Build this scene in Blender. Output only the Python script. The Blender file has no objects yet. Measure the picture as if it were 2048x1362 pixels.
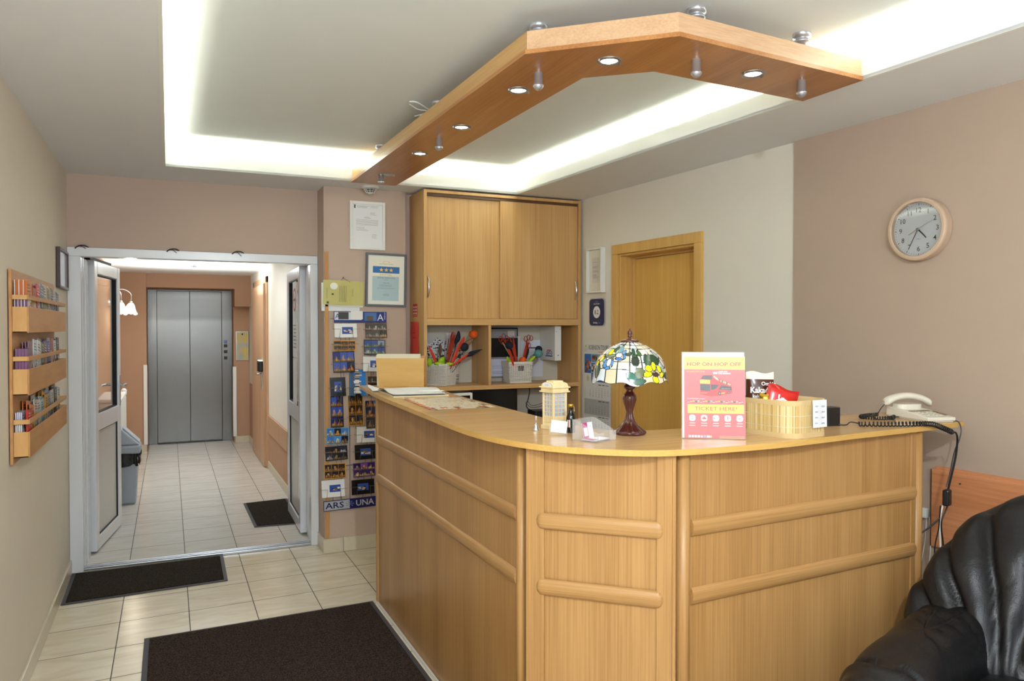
import bpy, bmesh, math, random
from math import pi, sin, cos, radians
from mathutils import Matrix, Vector
random.seed(7)
SC = bpy.context.scene
COL = SC.collection

# ---------------------------------------------------------------- camera
cam_d = bpy.data.cameras.new('camera')
cam_d.sensor_width = 36.0
cam_d.lens = 1510.0 / 2048.0 * 36.0
cam_d.clip_start = 0.05
cam = bpy.data.objects.new('camera', cam_d)
COL.objects.link(cam)
cam.location = (0, 0, 1.54)
cam.rotation_euler = (radians(90 - 0.986), 0, radians(-24.433))
SC.camera = cam

# ---------------------------------------------------------------- world, exposure, lights
SC.view_settings.view_transform = 'Standard'
SC.view_settings.look = 'None'
SC.view_settings.gamma = 1.0
SC.view_settings.use_curve_mapping = False
SC.view_settings.exposure = -0.28
wd = bpy.data.worlds.new('world')
SC.world = wd
wd.use_nodes = True
wd.node_tree.nodes['Background'].inputs[0].default_value = (0.9, 0.95, 1.0, 1)
wd.node_tree.nodes['Background'].inputs[1].default_value = 0.6

def light(name, kind, loc, energy, color=(1, 1, 1), size=0.1, size_y=None, aim=None, spot=None, spread=None):
    d = bpy.data.lights.new(name, kind)
    d.energy = energy
    d.color = color
    if kind == 'AREA':
        d.size = size
        if size_y:
            d.shape = 'RECTANGLE'
            d.size_y = size_y
        if spread:
            d.spread = radians(spread)
    else:
        d.shadow_soft_size = size
    if spot:
        d.spot_size = radians(spot)
        d.spot_blend = 0.6
    o = bpy.data.objects.new(name, d)
    COL.objects.link(o)
    o.location = loc
    if aim is not None:
        o.rotation_euler = (Vector(aim) - Vector(loc)).to_track_quat('-Z', 'Y').to_euler()
    return o

def strip(name, loc, energy, color, length, width, along, up):
    """Long area light: long axis along `along`, shining towards `up`."""
    d = bpy.data.lights.new(name, 'AREA')
    d.energy = energy; d.color = color; d.shape = 'RECTANGLE'; d.size = width; d.size_y = length
    o = bpy.data.objects.new(name, d); COL.objects.link(o)
    y = Vector(along).normalized(); up = Vector(up); z = -(up - y * up.dot(y)).normalized(); x = y.cross(z).normalized(); y = z.cross(x)
    o.matrix_world = Matrix(((x.x, y.x, z.x, loc[0]), (x.y, y.y, z.y, loc[1]), (x.z, y.z, z.z, loc[2]), (0, 0, 0, 1)))
    return o

# photographer's flash, held up beside the camera
light('flash', 'POINT', (0.55, -0.15, 2.33), 160, (0.86, 0.95, 1.0), 0.035)
# daylight through the window wall behind the camera
light('window_daylight', 'AREA', (1.1, -2.3, 1.55), 16, (0.82, 0.91, 1.0), 2.8, 1.7, aim=(1.1, 3.0, 1.25))
# added soft fill left of the camera, brightening the counter's passage side
light('left_fill', 'AREA', (-0.36, -0.15, 1.95), 24, (0.88, 0.95, 1.0), 0.35, 0.5, aim=(1.0, 3.4, 0.8))
# added fill behind the camera, aimed upward to lift the ceiling and room
light('upward_fill', 'AREA', (0.9, -1.3, 1.75), 46, (0.80, 0.90, 1.0), 0.8, 0.8, aim=(0.9, -0.6, 3))
# cove lights of the ceiling tray (back, right, left, front), lying on the ledge behind the lip
WARM = (0.95, 0.96, 0.80)
strip('cove_back', (1.13, 5.04, 2.53), 30, WARM, 2.3, 0.05, (1, 0, 0), (0, -0.75, 1))
strip('cove_right', (2.485, 2.75, 2.53), 46, WARM, 4.3, 0.05, (0.0573, -1, 0), (-0.75, 0, 1))
strip('cove_left', (-0.10, 2.75, 2.53), 34, WARM, 4.3, 0.05, (0, 1, 0), (0.75, 0, 1))
# corridor ceiling fitting, behind the door header
light('corridor_strip', 'AREA', (0.45, 7.3, 2.19), 17, (0.84, 0.93, 1.0), 0.25, 1.4, aim=(0.45, 7.3, 0))
strip('corridor_ceiling_fill', (0.3, 8.9, 1.9), 34, (0.86, 0.94, 1.0), 1.1, 0.5, (1, 0, 0), (0, 0, 1))  # added unseen uplight, no fitting: brightens the corridor ceiling

# ---------------------------------------------------------------- materials
def S(r, g, b):
    f = lambda c: (c / 255 / 12.92) if c / 255 <= 0.04045 else ((c / 255 + 0.055) / 1.055) ** 2.4
    return (f(r), f(g), f(b), 1.0)

def new_mat(name):
    m = bpy.data.materials.new(name)
    m.use_nodes = True
    return m, m.node_tree, m.node_tree.nodes['Principled BSDF']

def mat(name, col, rough=0.5, metal=0.0, spec=0.5, var=0.04, scale=8.0, bump=0.0, bscale=200.0, alpha=None, trans=0.0, ior=1.45, emit=None, estr=0.0, coat=0.0):
    m, nt, b = new_mat(name)
    N, L = nt.nodes, nt.links
    tc = N.new('ShaderNodeTexCoord')
    nz = N.new('ShaderNodeTexNoise')
    nz.inputs['Scale'].default_value = scale
    nz.inputs['Detail'].default_value = 3
    L.new(tc.outputs['Object'], nz.inputs['Vector'])
    mx = N.new('ShaderNodeMix')
    mx.data_type = 'RGBA'
    mx.inputs[6].default_value = tuple(max(0, c * (1 - var)) for c in col[:3]) + (1,)
    mx.inputs[7].default_value = tuple(min(1, c * (1 + var)) for c in col[:3]) + (1,)
    L.new(nz.outputs['Fac'], mx.inputs[0])
    L.new(mx.outputs[2], b.inputs['Base Color'])
    b.inputs['Roughness'].default_value = rough
    b.inputs['Metallic'].default_value = metal
    b.inputs['Specular IOR Level'].default_value = spec
    b.inputs['Transmission Weight'].default_value = trans
    b.inputs['IOR'].default_value = ior
    b.inputs['Coat Weight'].default_value = coat
    if emit:
        b.inputs['Emission Color'].default_value = emit
        b.inputs['Emission Strength'].default_value = estr
    if bump:
        n2 = N.new('ShaderNodeTexNoise')
        n2.inputs['Scale'].default_value = bscale
        n2.inputs['Detail'].default_value = 4
        L.new(tc.outputs['Object'], n2.inputs['Vector'])
        bp = N.new('ShaderNodeBump')
        bp.inputs['Strength'].default_value = bump
        bp.inputs['Distance'].default_value = 0.004
        L.new(n2.outputs['Fac'], bp.inputs['Height'])
        L.new(bp.outputs['Normal'], b.inputs['Normal'])
    if alpha is not None:
        b.inputs['Alpha'].default_value = alpha
    return m

def wood(name, c1, c2, axis, rough=0.38, fine=150.0, along=2.0):
    """Laminate with long fine grain running along the given axis."""
    m, nt, b = new_mat(name)
    N, L = nt.nodes, nt.links
    tc = N.new('ShaderNodeTexCoord')
    mp = N.new('ShaderNodeMapping')
    sc = [fine, fine, fine]
    sc['xyz'.index(axis)] = along
    mp.inputs['Scale'].default_value = sc
    L.new(tc.outputs['Object'], mp.inputs['Vector'])
    n1 = N.new('ShaderNodeTexNoise')
    n1.inputs['Scale'].default_value = 1.0
    n1.inputs['Detail'].default_value = 5
    n1.inputs['Roughness'].default_value = 0.6
    L.new(mp.outputs[0], n1.inputs['Vector'])
    mp2 = N.new('ShaderNodeMapping')
    sc2 = [9.0, 9.0, 9.0]
    sc2['xyz'.index(axis)] = 0.7
    mp2.inputs['Scale'].default_value = sc2
    L.new(tc.outputs['Object'], mp2.inputs['Vector'])
    n2 = N.new('ShaderNodeTexNoise')
    n2.inputs['Scale'].default_value = 1.0
    n2.inputs['Detail'].default_value = 3
    n2.inputs['Distortion'].default_value = 0.6
    L.new(mp2.outputs[0], n2.inputs['Vector'])
    ad = N.new('ShaderNodeMix')
    ad.data_type = 'FLOAT'
    ad.inputs[0].default_value = 0.45
    L.new(n1.outputs['Fac'], ad.inputs[2])
    L.new(n2.outputs['Fac'], ad.inputs[3])
    rp = N.new('ShaderNodeValToRGB')
    rp.color_ramp.elements[0].position = 0.36
    rp.color_ramp.elements[0].color = c2
    rp.color_ramp.elements[1].position = 0.62
    rp.color_ramp.elements[1].color = c1
    L.new(ad.outputs[0], rp.inputs[0])
    L.new(rp.outputs[0], b.inputs['Base Color'])
    b.inputs['Roughness'].default_value = rough
    b.inputs['Specular IOR Level'].default_value = 0.4
    return m

BE1, BE2 = S(182, 140, 88), S(154, 112, 64)
W_Z = wood('beech_upright_grain', BE1, BE2, 'z')
W_X = wood('beech_crosswise_grain', BE1, BE2, 'x')
W_Y = wood('beech_lengthwise_grain', BE1, BE2, 'y')
CB1, CB2 = S(214, 172, 114), S(192, 147, 88)
C_Z = wood('cabinet_beech_upright', CB1, CB2, 'z')
C_X = wood('cabinet_beech_crosswise', CB1, CB2, 'x')
W_TOP = wood('beech_worktop', S(206, 168, 120), S(188, 148, 98), 'x', rough=0.2, fine=70)
W_EDGE = wood('worktop_edge_band', S(212, 170, 96), S(196, 152, 80), 'x', rough=0.35)
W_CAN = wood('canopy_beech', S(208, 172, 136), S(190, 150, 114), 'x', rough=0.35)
W_CANB = wood('canopy_shaded_underside', S(186, 130, 78), S(156, 100, 54), 'y', rough=0.3)  # shade under the canopy put into a darker tone of its beech
W_DOOR = wood('door_oak_veneer', S(196, 146, 78), S(168, 118, 56), 'z', rough=0.32)
W_PLY = wood('plywood', S(212, 164, 104), S(194, 142, 82), 'z', rough=0.5, fine=25, along=5)
W_PLY2 = wood('plywood_front', S(204, 150, 88), S(188, 132, 72), 'z', rough=0.5, fine=25, along=5)
W_RED = wood('reddish_panel_wood', S(214, 150, 104), S(190, 122, 78), 'y', rough=0.45)
W_PINE = wood('pale_toy_wood', S(236, 216, 170), S(222, 198, 148), 'z', rough=0.5, fine=40)
W_STRIP = wood('corner_strip_wood', S(206, 152, 92), S(184, 130, 72), 'z', rough=0.5)

M_CREAM = mat('cream_wall_paint', S(228, 222, 208), 0.85, var=0.02, bump=0.08, bscale=350)
M_LEFT = mat('left_wall_cream_paint', S(226, 216, 200), 0.85, var=0.025, bump=0.08, bscale=350)
M_BROWN = mat('tan_wall_paint', S(176, 156, 139), 0.8, var=0.025, bump=0.08, bscale=350)
M_TAN = mat('tan_brown_door_wall_paint', S(192, 170, 154), 0.8, var=0.03, bump=0.08, bscale=350)
M_CORR = mat('brown_corridor_paint', S(184, 146, 118), 0.8, var=0.03)
M_CEIL = mat('matt_ceiling_paint', S(234, 235, 238), 0.9, var=0.02)
M_CEIL2 = mat('tray_ceiling_paint', S(232, 236, 236), 0.9, var=0.02)
M_FASC = mat('white_fascia_paint', S(240, 240, 234), 0.7, var=0.01)
M_PVC = mat('white_pvc', S(226, 228, 232), 0.25, var=0.01, coat=0.3)
M_PVCG = mat('grey_pvc_panel', S(204, 202, 196), 0.3, var=0.01)
M_WHITE = mat('white_plastic', S(235, 234, 228), 0.4, var=0.02)
M_BLACK = mat('black_plastic', S(22, 22, 24), 0.35, var=0.1)
M_TRAY = mat('frosted_tray_acrylic', (0.9, 0.9, 0.88, 1), 0.10, alpha=0.13, var=0)
M_RUB = mat('black_gasket', S(18, 18, 22), 0.6)
M_SAT = mat('satin_silver', S(184, 184, 190), 0.34, 0.7, var=0.02)
M_CHR = mat('chrome', S(225, 225, 228), 0.2, 1.0, var=0.02)
M_ALU = mat('aluminium', S(176, 178, 182), 0.3, 1.0, var=0.04)
M_STEEL = mat('brushed_steel', S(112, 111, 108), 0.27, 1.0, var=0.06, scale=3)
M_GLASS = mat('clear_glass', (1, 1, 1, 1), 0.02, trans=1.0, ior=1.45, var=0)
M_ACRY = mat('clear_acrylic', (0.86, 0.87, 0.88, 1), 0.05, alpha=0.07, ior=1.49, var=0)
M_GREY = mat('grey_plastic', S(158, 168, 178), 0.4, var=0.03)
M_DGREY = mat('dark_grey_plastic', S(60, 62, 66), 0.45)
M_BAG = mat('black_bin_liner', S(14, 14, 15), 0.25, var=0.1, bump=0.6, bscale=30)
M_PAPER = mat('white_paper', S(236, 236, 234), 0.7, var=0.015)
M_MATP = mat('mat_border_rubber', S(62, 60, 64), 0.6)
M_PHONE = mat('ivory_phone_plastic', S(222, 216, 200), 0.35, var=0.01)
M_LAMPB = mat('bronze_lamp_resin', S(70, 30, 22), 0.22, var=0.3, scale=25, coat=0.5)
M_CLOTH = mat('beige_fabric_band', S(206, 178, 128), 0.8, var=0.05)
M_WICK = mat('white_painted_wicker', S(240, 237, 228), 0.6, var=0.06, scale=40)
M_BALLO = mat('orange_dried_ball', S(236, 96, 20), 0.7, var=0.15, scale=60)
M_NAVY = mat('navy_dried_flower', S(30, 32, 48), 0.8, var=0.3, scale=80)
M_RUST = mat('rust_red_grass', S(170, 52, 26), 0.8, var=0.3, scale=60)
M_RED = mat('orange_red_leaf', S(196, 52, 22), 0.6, var=0.15, scale=40)
M_TEAL = mat('teal_dried_ball', S(92, 146, 146), 0.7, var=0.25, scale=40)
M_LIME = mat('lime_tissue', S(168, 208, 30), 0.6, var=0.15, scale=60)
M_TWIG = mat('grey_brown_twig', S(98, 76, 58), 0.8, var=0.3, scale=60)
M_LIT = mat('lit_lamp_glass', S(255, 246, 225), 0.4, emit=(1, 0.93, 0.78, 1), estr=14, var=0)
M_LIT2 = mat('spot_lamp_face', S(255, 250, 235), 0.4, emit=(1, 0.95, 0.86, 1), estr=22, var=0)
M_OPAL = mat('frosted_floral_glass', S(244, 242, 234), 0.35, var=0.02, emit=(1, 0.93, 0.78, 1), estr=0.4)
M_GOLD = mat('gold_foil', S(214, 170, 60), 0.25, 0.9, var=0.1)
M_DARKG = mat('dark_bottle_glass', S(12, 14, 10), 0.08, var=0.1, coat=0.6)
M_MARB = mat('mat_fibre_base', S(40, 34, 30), 0.95)
M_TRIM = mat('skirting_tile', S(206, 196, 172), 0.3, var=0.06, scale=14)

def print_mat(name, rough):
    m, nt, b = new_mat(name)
    a = nt.nodes.new('ShaderNodeVertexColor')
    a.layer_name = 'Col'
    nz = nt.nodes.new('ShaderNodeTexNoise')
    nz.inputs['Scale'].default_value = 60
    hs = nt.nodes.new('ShaderNodeHueSaturation')
    mr = nt.nodes.new('ShaderNodeMapRange')
    mr.inputs[3].default_value = 0.93
    mr.inputs[4].default_value = 1.07
    nt.links.new(nz.outputs['Fac'], mr.inputs[0])
    nt.links.new(mr.outputs[0], hs.inputs['Value'])
    nt.links.new(a.outputs['Color'], hs.inputs['Color'])
    nt.links.new(hs.outputs[0], b.inputs['Base Color'])
    b.inputs['Roughness'].default_value = rough
    return m
M_PR = print_mat('printed_paper', 0.55)
M_PG = print_mat('glossy_print', 0.22)

def leather():
    m, nt, b = new_mat('black_leather')
    N, L = nt.nodes, nt.links
    tc = N.new('ShaderNodeTexCoord')
    v = N.new('ShaderNodeTexVoronoi')
    v.inputs['Scale'].default_value = 260
    n = N.new('ShaderNodeTexNoise')
    n.inputs['Scale'].default_value = 9
    n.inputs['Detail'].default_value = 8
    n.inputs['Distortion'].default_value = 1.5
    L.new(tc.outputs['Object'], v.inputs['Vector'])
    L.new(tc.outputs['Object'], n.inputs['Vector'])
    b1 = N.new('ShaderNodeBump')
    b1.inputs['Strength'].default_value = 0.15
    b1.inputs['Distance'].default_value = 0.002
    L.new(v.outputs['Distance'], b1.inputs['Height'])
    b2 = N.new('ShaderNodeBump')
    b2.inputs['Strength'].default_value = 0.3
    b2.inputs['Distance'].default_value = 0.012
    L.new(n.outputs['Fac'], b2.inputs['Height'])
    L.new(b1.outputs[0], b2.inputs['Normal'])
    L.new(b2.outputs[0], b.inputs['Normal'])
    b.inputs['Base Color'].default_value = S(17, 17, 19)
    b.inputs['Roughness'].default_value = 0.40
    b.inputs['Specular IOR Level'].default_value = 0.35
    return m
M_LEATH = leather()

def matting(name, c1, c2):
    m, nt, b = new_mat(name)
    N, L = nt.nodes, nt.links
    tc = N.new('ShaderNodeTexCoord')
    n = N.new('ShaderNodeTexNoise')
    n.inputs['Scale'].default_value = 160
    n.inputs['Detail'].default_value = 2
    L.new(tc.outputs['Object'], n.inputs['Vector'])
    r = N.new('ShaderNodeValToRGB')
    r.color_ramp.elements[0].position = 0.42
    r.color_ramp.elements[0].color = c1
    r.color_ramp.elements[1].position = 0.66
    r.color_ramp.elements[1].color = c2
    L.new(n.outputs['Fac'], r.inputs[0])
    L.new(r.outputs[0], b.inputs['Base Color'])
    bp = N.new('ShaderNodeBump')
    bp.inputs['Strength'].default_value = 0.9
    bp.inputs['Distance'].default_value = 0.004
    L.new(n.outputs['Fac'], bp.inputs['Height'])
    L.new(bp.outputs[0], b.inputs['Normal'])
    b.inputs['Roughness'].default_value = 0.95
    b.inputs['Specular IOR Level'].default_value = 0.1
    return m
M_MAT1 = matting('dark_brown_matting', S(26, 24, 20), S(66, 54, 44))
M_MAT2 = matting('large_mat_fibre', S(30, 26, 24), S(76, 60, 50))

def tiles(name, x0, px, y0, py, sk, c1, c2, tint):
    """Floor tiles: strong dark joints along y, thin ones across; streaky stone glaze."""
    m, nt, b = new_mat(name)
    N, L = nt.nodes, nt.links
    tc = N.new('ShaderNodeTexCoord')
    sp = N.new('ShaderNodeSeparateXYZ')
    L.new(tc.outputs['Object'], sp.inputs[0])
    def M(op, a, bb=None, c=None):
        n = N.new('ShaderNodeMath')
        n.operation = op
        for i, v in enumerate((a, bb, c)):
            if v is None:
                continue
            if isinstance(v, (int, float)):
                n.inputs[i].default_value = v
            else:
                L.new(v, n.inputs[i])
        return n.outputs[0]
    u = M('DIVIDE', M('SUBTRACT', sp.outputs[0], x0), px)
    yy = M('SUBTRACT', M('SUBTRACT', sp.outputs[1], M('MULTIPLY', sp.outputs[0], sk)), y0)
    v = M('DIVIDE', yy, py)
    fu, fv = M('FRACT', u), M('FRACT', v)
    du = M('MULTIPLY', M('MINIMUM', fu, M('SUBTRACT', 1.0, fu)), px)
    dv = M('MULTIPLY', M('MINIMUM', fv, M('SUBTRACT', 1.0, fv)), py)
    gu = M('LESS_THAN', du, 0.0022)
    gv = M('LESS_THAN', dv, 0.0030)
    cb = N.new('ShaderNodeCombineXYZ')
    L.new(M('FLOOR', u), cb.inputs[0])
    L.new(M('FLOOR', v), cb.inputs[1])
    wn = N.new('ShaderNodeTexWhiteNoise')
    L.new(cb.outputs[0], wn.inputs['Vector'])
    off = N.new('ShaderNodeVectorMath')
    off.operation = 'MULTIPLY_ADD'
    L.new(wn.outputs['Color'], off.inputs[0])
    off.inputs[1].default_value = (30, 30, 30)
    mp = N.new('ShaderNodeMapping')
    mp.inputs['Scale'].default_value = (4.5, 16, 1)
    mp.inputs['Rotation'].default_value = (0, 0, 0.06)
    L.new(tc.outputs['Object'], mp.inputs['Vector'])
    L.new(mp.outputs[0], off.inputs[2])
    nz = N.new('ShaderNodeTexNoise')
    nz.inputs['Scale'].default_value = 1.0
    nz.inputs['Detail'].default_value = 6
    nz.inputs['Distortion'].default_value = 0.7
    L.new(off.outputs[0], nz.inputs['Vector'])
    rp = N.new('ShaderNodeValToRGB')
    rp.color_ramp.elements[0].position = 0.3
    rp.color_ramp.elements[0].color = c2
    rp.color_ramp.elements[1].position = 0.7
    rp.color_ramp.elements[1].color = c1
    L.new(nz.outputs['Fac'], rp.inputs[0])
    m1 = N.new('ShaderNodeMix')
    m1.data_type = 'RGBA'
    L.new(gv, m1.inputs[0])
    L.new(rp.outputs[0], m1.inputs[6])
    m1.inputs[7].default_value = S(104, 90, 72)
    m2 = N.new('ShaderNodeMix')
    m2.data_type = 'RGBA'
    L.new(gu, m2.inputs[0])
    L.new(m1.outputs[2], m2.inputs[6])
    m2.inputs[7].default_value = S(58, 52, 46)
    L.new(m2.outputs[2], b.inputs['Base Color'])
    rg = M('ADD', M('MULTIPLY', M('MAXIMUM', gu, gv), 0.5), 0.2)
    L.new(rg, b.inputs['Roughness'])
    bp = N.new('ShaderNodeBump')
    bp.inputs['Strength'].default_value = 0.25
    bp.inputs['Distance'].default_value = 0.002
    L.new(nz.outputs['Fac'], bp.inputs['Height'])
    L.new(bp.outputs[0], b.inputs['Normal'])
    return m
M_TILE = tiles('lobby_floor_tiles', 0.0885, 0.3325, 4.775, 0.346, 0.05, S(228, 218, 196), S(212, 198, 170), None)
M_TILEC = tiles('corridor_floor_tiles', 0.0885, 0.335, 6.229, 0.3615, 0.04, S(216, 212, 204), S(204, 198, 186), None)

# ---------------------------------------------------------------- mesh building
def rgb(c):
    return S(*c) if max(c[:3]) > 1.001 else tuple(c[:3]) + (1,)

class MB:
    def __init__(s):
        s.v, s.f, s.m, s.c, s.sm = [], [], [], [], []
        s.M = Matrix()
    def at(s, M):
        s.M = M
        return s
    def add(s, vs, fs, mi=0, col=(1, 1, 1, 1), sm=False):
        k = len(s.v)
        s.v += [tuple(s.M @ Vector(p)) for p in vs]
        s.f += [tuple(i + k for i in f) for f in fs]
        s.m += [mi] * len(fs)
        s.c += [col] * len(fs)
        s.sm += [sm] * len(fs)
        return s
    def box(s, x0, x1, y0, y1, z0, z1, mi=0, col=(1, 1, 1, 1)):
        vs = [(x, y, z) for z in (z0, z1) for y in (y0, y1) for x in (x0, x1)]
        return s.add(vs, [(0, 2, 3, 1), (4, 5, 7, 6), (0, 1, 5, 4), (2, 6, 7, 3), (0, 4, 6, 2), (1, 3, 7, 5)], mi, col)
    def rect(s, u0, v0, u1, v1, w=0.0, mi=0, col=(1, 1, 1)):
        return s.add([(u0, v0, w), (u1, v0, w), (u1, v1, w), (u0, v1, w)], [(0, 1, 2, 3)], mi, rgb(col))
    def poly(s, pts, w=0.0, mi=0, col=(1, 1, 1)):
        return s.add([(p[0], p[1], w) for p in pts], [tuple(range(len(pts)))], mi, rgb(col))
    def disc(s, cx, cy, rx, ry=None, w=0.0, mi=0, col=(1, 1, 1), n=24):
        ry = ry or rx
        return s.poly([(cx + rx * cos(2 * pi * i / n), cy + ry * sin(2 * pi * i / n)) for i in range(n)], w, mi, col)
    def prism(s, pts, z0, z1, mi=0, mi_side=None, col=(1, 1, 1, 1), sm=False):
        n = len(pts)
        a = sum(pts[i][0] * pts[(i + 1) % n][1] - pts[(i + 1) % n][0] * pts[i][1] for i in range(n))
        if a < 0:
            pts = pts[::-1]
        vs = [(p[0], p[1], z0) for p in pts] + [(p[0], p[1], z1) for p in pts]
        s.add(vs, [tuple(range(n - 1, -1, -1)), tuple(range(n, 2 * n))], mi, col)
        return s.add(vs, [(i, (i + 1) % n, n + (i + 1) % n, n + i) for i in range(n)], mi if mi_side is None else mi_side, col, sm)
    def lathe(s, prof, n=32, mi=0, col=(1, 1, 1, 1), sm=True, f=None):
        vs = []
        for (r, z) in prof:
            for i in range(n):
                a = 2 * pi * i / n
                rr, zz = (r, z) if f is None else f(r, z, a)
                vs.append((rr * cos(a), rr * sin(a), zz))
        fs = [(j * n + i, j * n + (i + 1) % n, (j + 1) * n + (i + 1) % n, (j + 1) * n + i) for j in range(len(prof) - 1) for i in range(n)]
        return s.add(vs, fs, mi, col, sm)
    def tube(s, path, r, n=8, mi=0, col=(1, 1, 1, 1), caps=True):
        P = [Vector(p) for p in path]
        R = r if isinstance(r, (list, tuple)) else [r] * len(P)
        vs = []
        up = Vector((0, 0, 1))
        prev = None
        for i, p in enumerate(P):
            t = (P[min(i + 1, len(P) - 1)] - P[max(i - 1, 0)]).normalized()
            if prev is None:
                a = up if abs(t.z) < 0.9 else Vector((1, 0, 0))
                u = t.cross(a).normalized()
            else:
                u = (prev - t * prev.dot(t)).normalized()
            prev = u
            w = t.cross(u)
            for k in range(n):
                a = 2 * pi * k / n
                vs.append(tuple(p + (u * cos(a) + w * sin(a)) * R[i]))
        m = len(P)
        fs = [(i * n + k, i * n + (k + 1) % n, (i + 1) * n + (k + 1) % n, (i + 1) * n + k) for i in range(m - 1) for k in range(n)]
        s.add(vs, fs, mi, col, True)
        if caps:
            s.add(vs[:n], [tuple(range(n - 1, -1, -1))], mi, col)
            s.add(vs[-n:], [tuple(range(n))], mi, col)
        return s
    def ball(s, c, r, sx=1, sy=1, sz=1, n=16, mi=0, col=(1, 1, 1, 1), f=None):
        vs, fs = [], []
        h = max(6, n // 2)
        for j in range(h + 1):
            t = pi * j / h
            for i in range(n):
                a = 2 * pi * i / n
                d = Vector((sin(t) * cos(a), sin(t) * sin(a), cos(t)))
                k = 1 if f is None else f(d)
                vs.append((c[0] + r * sx * d.x * k, c[1] + r * sy * d.y * k, c[2] + r * sz * d.z * k))
        for j in range(h):
            for i in range(n):
                fs.append((j * n + i, (j + 1) * n + i, (j + 1) * n + (i + 1) % n, j * n + (i + 1) % n))
        return s.add(vs, fs, mi, col, True)
    def grid(s, nu, nv, fn, mi=0, col=(1, 1, 1, 1), sm=True, cf=None, flip=False):
        vs = [tuple(fn(i / nu, j / nv)) for j in range(nv + 1) for i in range(nu + 1)]
        for j in range(nv):
            fs = []
            for i in range(nu):
                a = j * (nu + 1) + i
                q = (a, a + 1, a + nu + 2, a + nu + 1)
                fs.append(q[::-1] if flip else q)
            if cf is None:
                k = len(s.v) if j == 0 else k
                if j == 0:
                    s.v += [tuple(s.M @ Vector(p)) for p in vs]
                s.f += [tuple(t + k for t in q) for q in fs]
                s.m += [mi] * nu; s.c += [col] * nu; s.sm += [sm] * nu
            else:
                if j == 0:
                    k = len(s.v)
                    s.v += [tuple(s.M @ Vector(p)) for p in vs]
                s.f += [tuple(t + k for t in q) for q in fs]
                s.m += [mi] * nu
                s.c += [rgb(cf((i + .5) / nu, (j + .5) / nv)) for i in range(nu)]
                s.sm += [sm] * nu
        return s
    def text(s, body, u, v, h, w=0.0, mi=0, col=(0, 0, 0), width=None, align='L', bold=0.0, rot=0.0):
        vs, fs = glyphs(body, bold)
        if not vs:
            return s
        xs = [p[0] for p in vs]
        x0, x1 = min(xs), max(xs)
        k = h / 0.7
        kx = k if width is None else width / (x1 - x0)
        L_ = (x1 - x0) * kx
        o = {'L': 0, 'C': -L_ / 2, 'R': -L_}[align]
        out = []
        for p in vs:
            a, b_ = (p[0] - x0) * kx + o, p[1] * k
            out.append((u + a * cos(rot) - b_ * sin(rot), v + a * sin(rot) + b_ * cos(rot), w))
        return s.add(out, fs, mi, rgb(col))
    def build(s, name, mats, parent=None, bevel=0.0, loc=None, rotz=0.0, seg=2, auto=False):
        me = bpy.data.meshes.new(name)
        me.from_pydata(s.v, [], s.f)
        if not isinstance(mats, (list, tuple)):
            mats = [mats]
        for m in mats:
            me.materials.append(m)
        me.polygons.foreach_set('material_index', s.m)
        me.polygons.foreach_set('use_smooth', s.sm)
        if any(m in (M_PR, M_PG) or m.get('vc') for m in mats):
            ca = me.color_attributes.new('Col', 'FLOAT_COLOR', 'CORNER')
            buf = []
            for p, c in zip(me.polygons, s.c):
                buf += list(c) * p.loop_total
            ca.data.foreach_set('color', buf)
        me.update()
        o = bpy.data.objects.new(name, me)
        COL.objects.link(o)
        if parent is not None:
            o.parent = parent
        if loc is not None:
            o.location = loc
        o.rotation_euler = (0, 0, rotz)
        if bevel:
            b = o.modifiers.new('bevel', 'BEVEL')
            b.width = bevel
            b.segments = seg
            b.limit_method = 'ANGLE'
            b.angle_limit = radians(40)
        return o

_gc = {}
def glyphs(body, bold=0.0):
    key = (body, bold)
    if key not in _gc:
        cu = bpy.data.curves.new('t', 'FONT')
        cu.body = body
        cu.resolution_u = 2
        cu.offset = bold
        o = bpy.data.objects.new('t', cu)
        COL.objects.link(o)
        dg = bpy.context.evaluated_depsgraph_get()
        me = bpy.data.meshes.new_from_object(o.evaluated_get(dg))
        _gc[key] = ([tuple(v.co) for v in me.vertices], [tuple(p.vertices) for p in me.polygons])
        bpy.data.objects.remove(o)
        bpy.data.curves.remove(cu)
        bpy.data.meshes.remove(me)
    return _gc[key]

def frame(o, u, v, n):
    u, v, n = Vector(u), Vector(v), Vector(n)
    return Matrix(((u.x, v.x, n.x, o[0]), (u.y, v.y, n.y, o[1]), (u.z, v.z, n.z, o[2]), (0, 0, 0, 1)))

def tag(o, label, cat, group=None):
    o['label'] = label
    o['category'] = cat
    if group:
        o['group'] = group
    return o

def thing(name, label, cat, loc=(0, 0, 0), rotz=0.0, group=None, M=None):
    o = bpy.data.objects.new(name, None)
    COL.objects.link(o)
    o.empty_display_size = 0.05
    if M is not None:
        o.matrix_world = M
    else:
        o.location = loc
        o.rotation_euler = (0, 0, rotz)
    return tag(o, label, cat, group)

def struct(o):
    o['kind'] = 'structure'
    return o

def spline(pts, n=8, closed=False):
    P = [Vector(p) for p in pts]
    out = []
    m = len(P)
    for i in range(m if closed else m - 1):
        g = (lambda k: P[k % m]) if closed else (lambda k: P[max(0, min(m - 1, k))])
        a, b, c, d = g(i - 1), g(i), g(i + 1), g(i + 2)
        for k in range(n):
            t = k / n
            out.append(0.5 * ((2 * b) + (c - a) * t + (2 * a - 5 * b + 4 * c - d) * t * t + (3 * b - a - 3 * c + d) * t ** 3))
    if not closed:
        out.append(P[-1])
    return out

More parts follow.
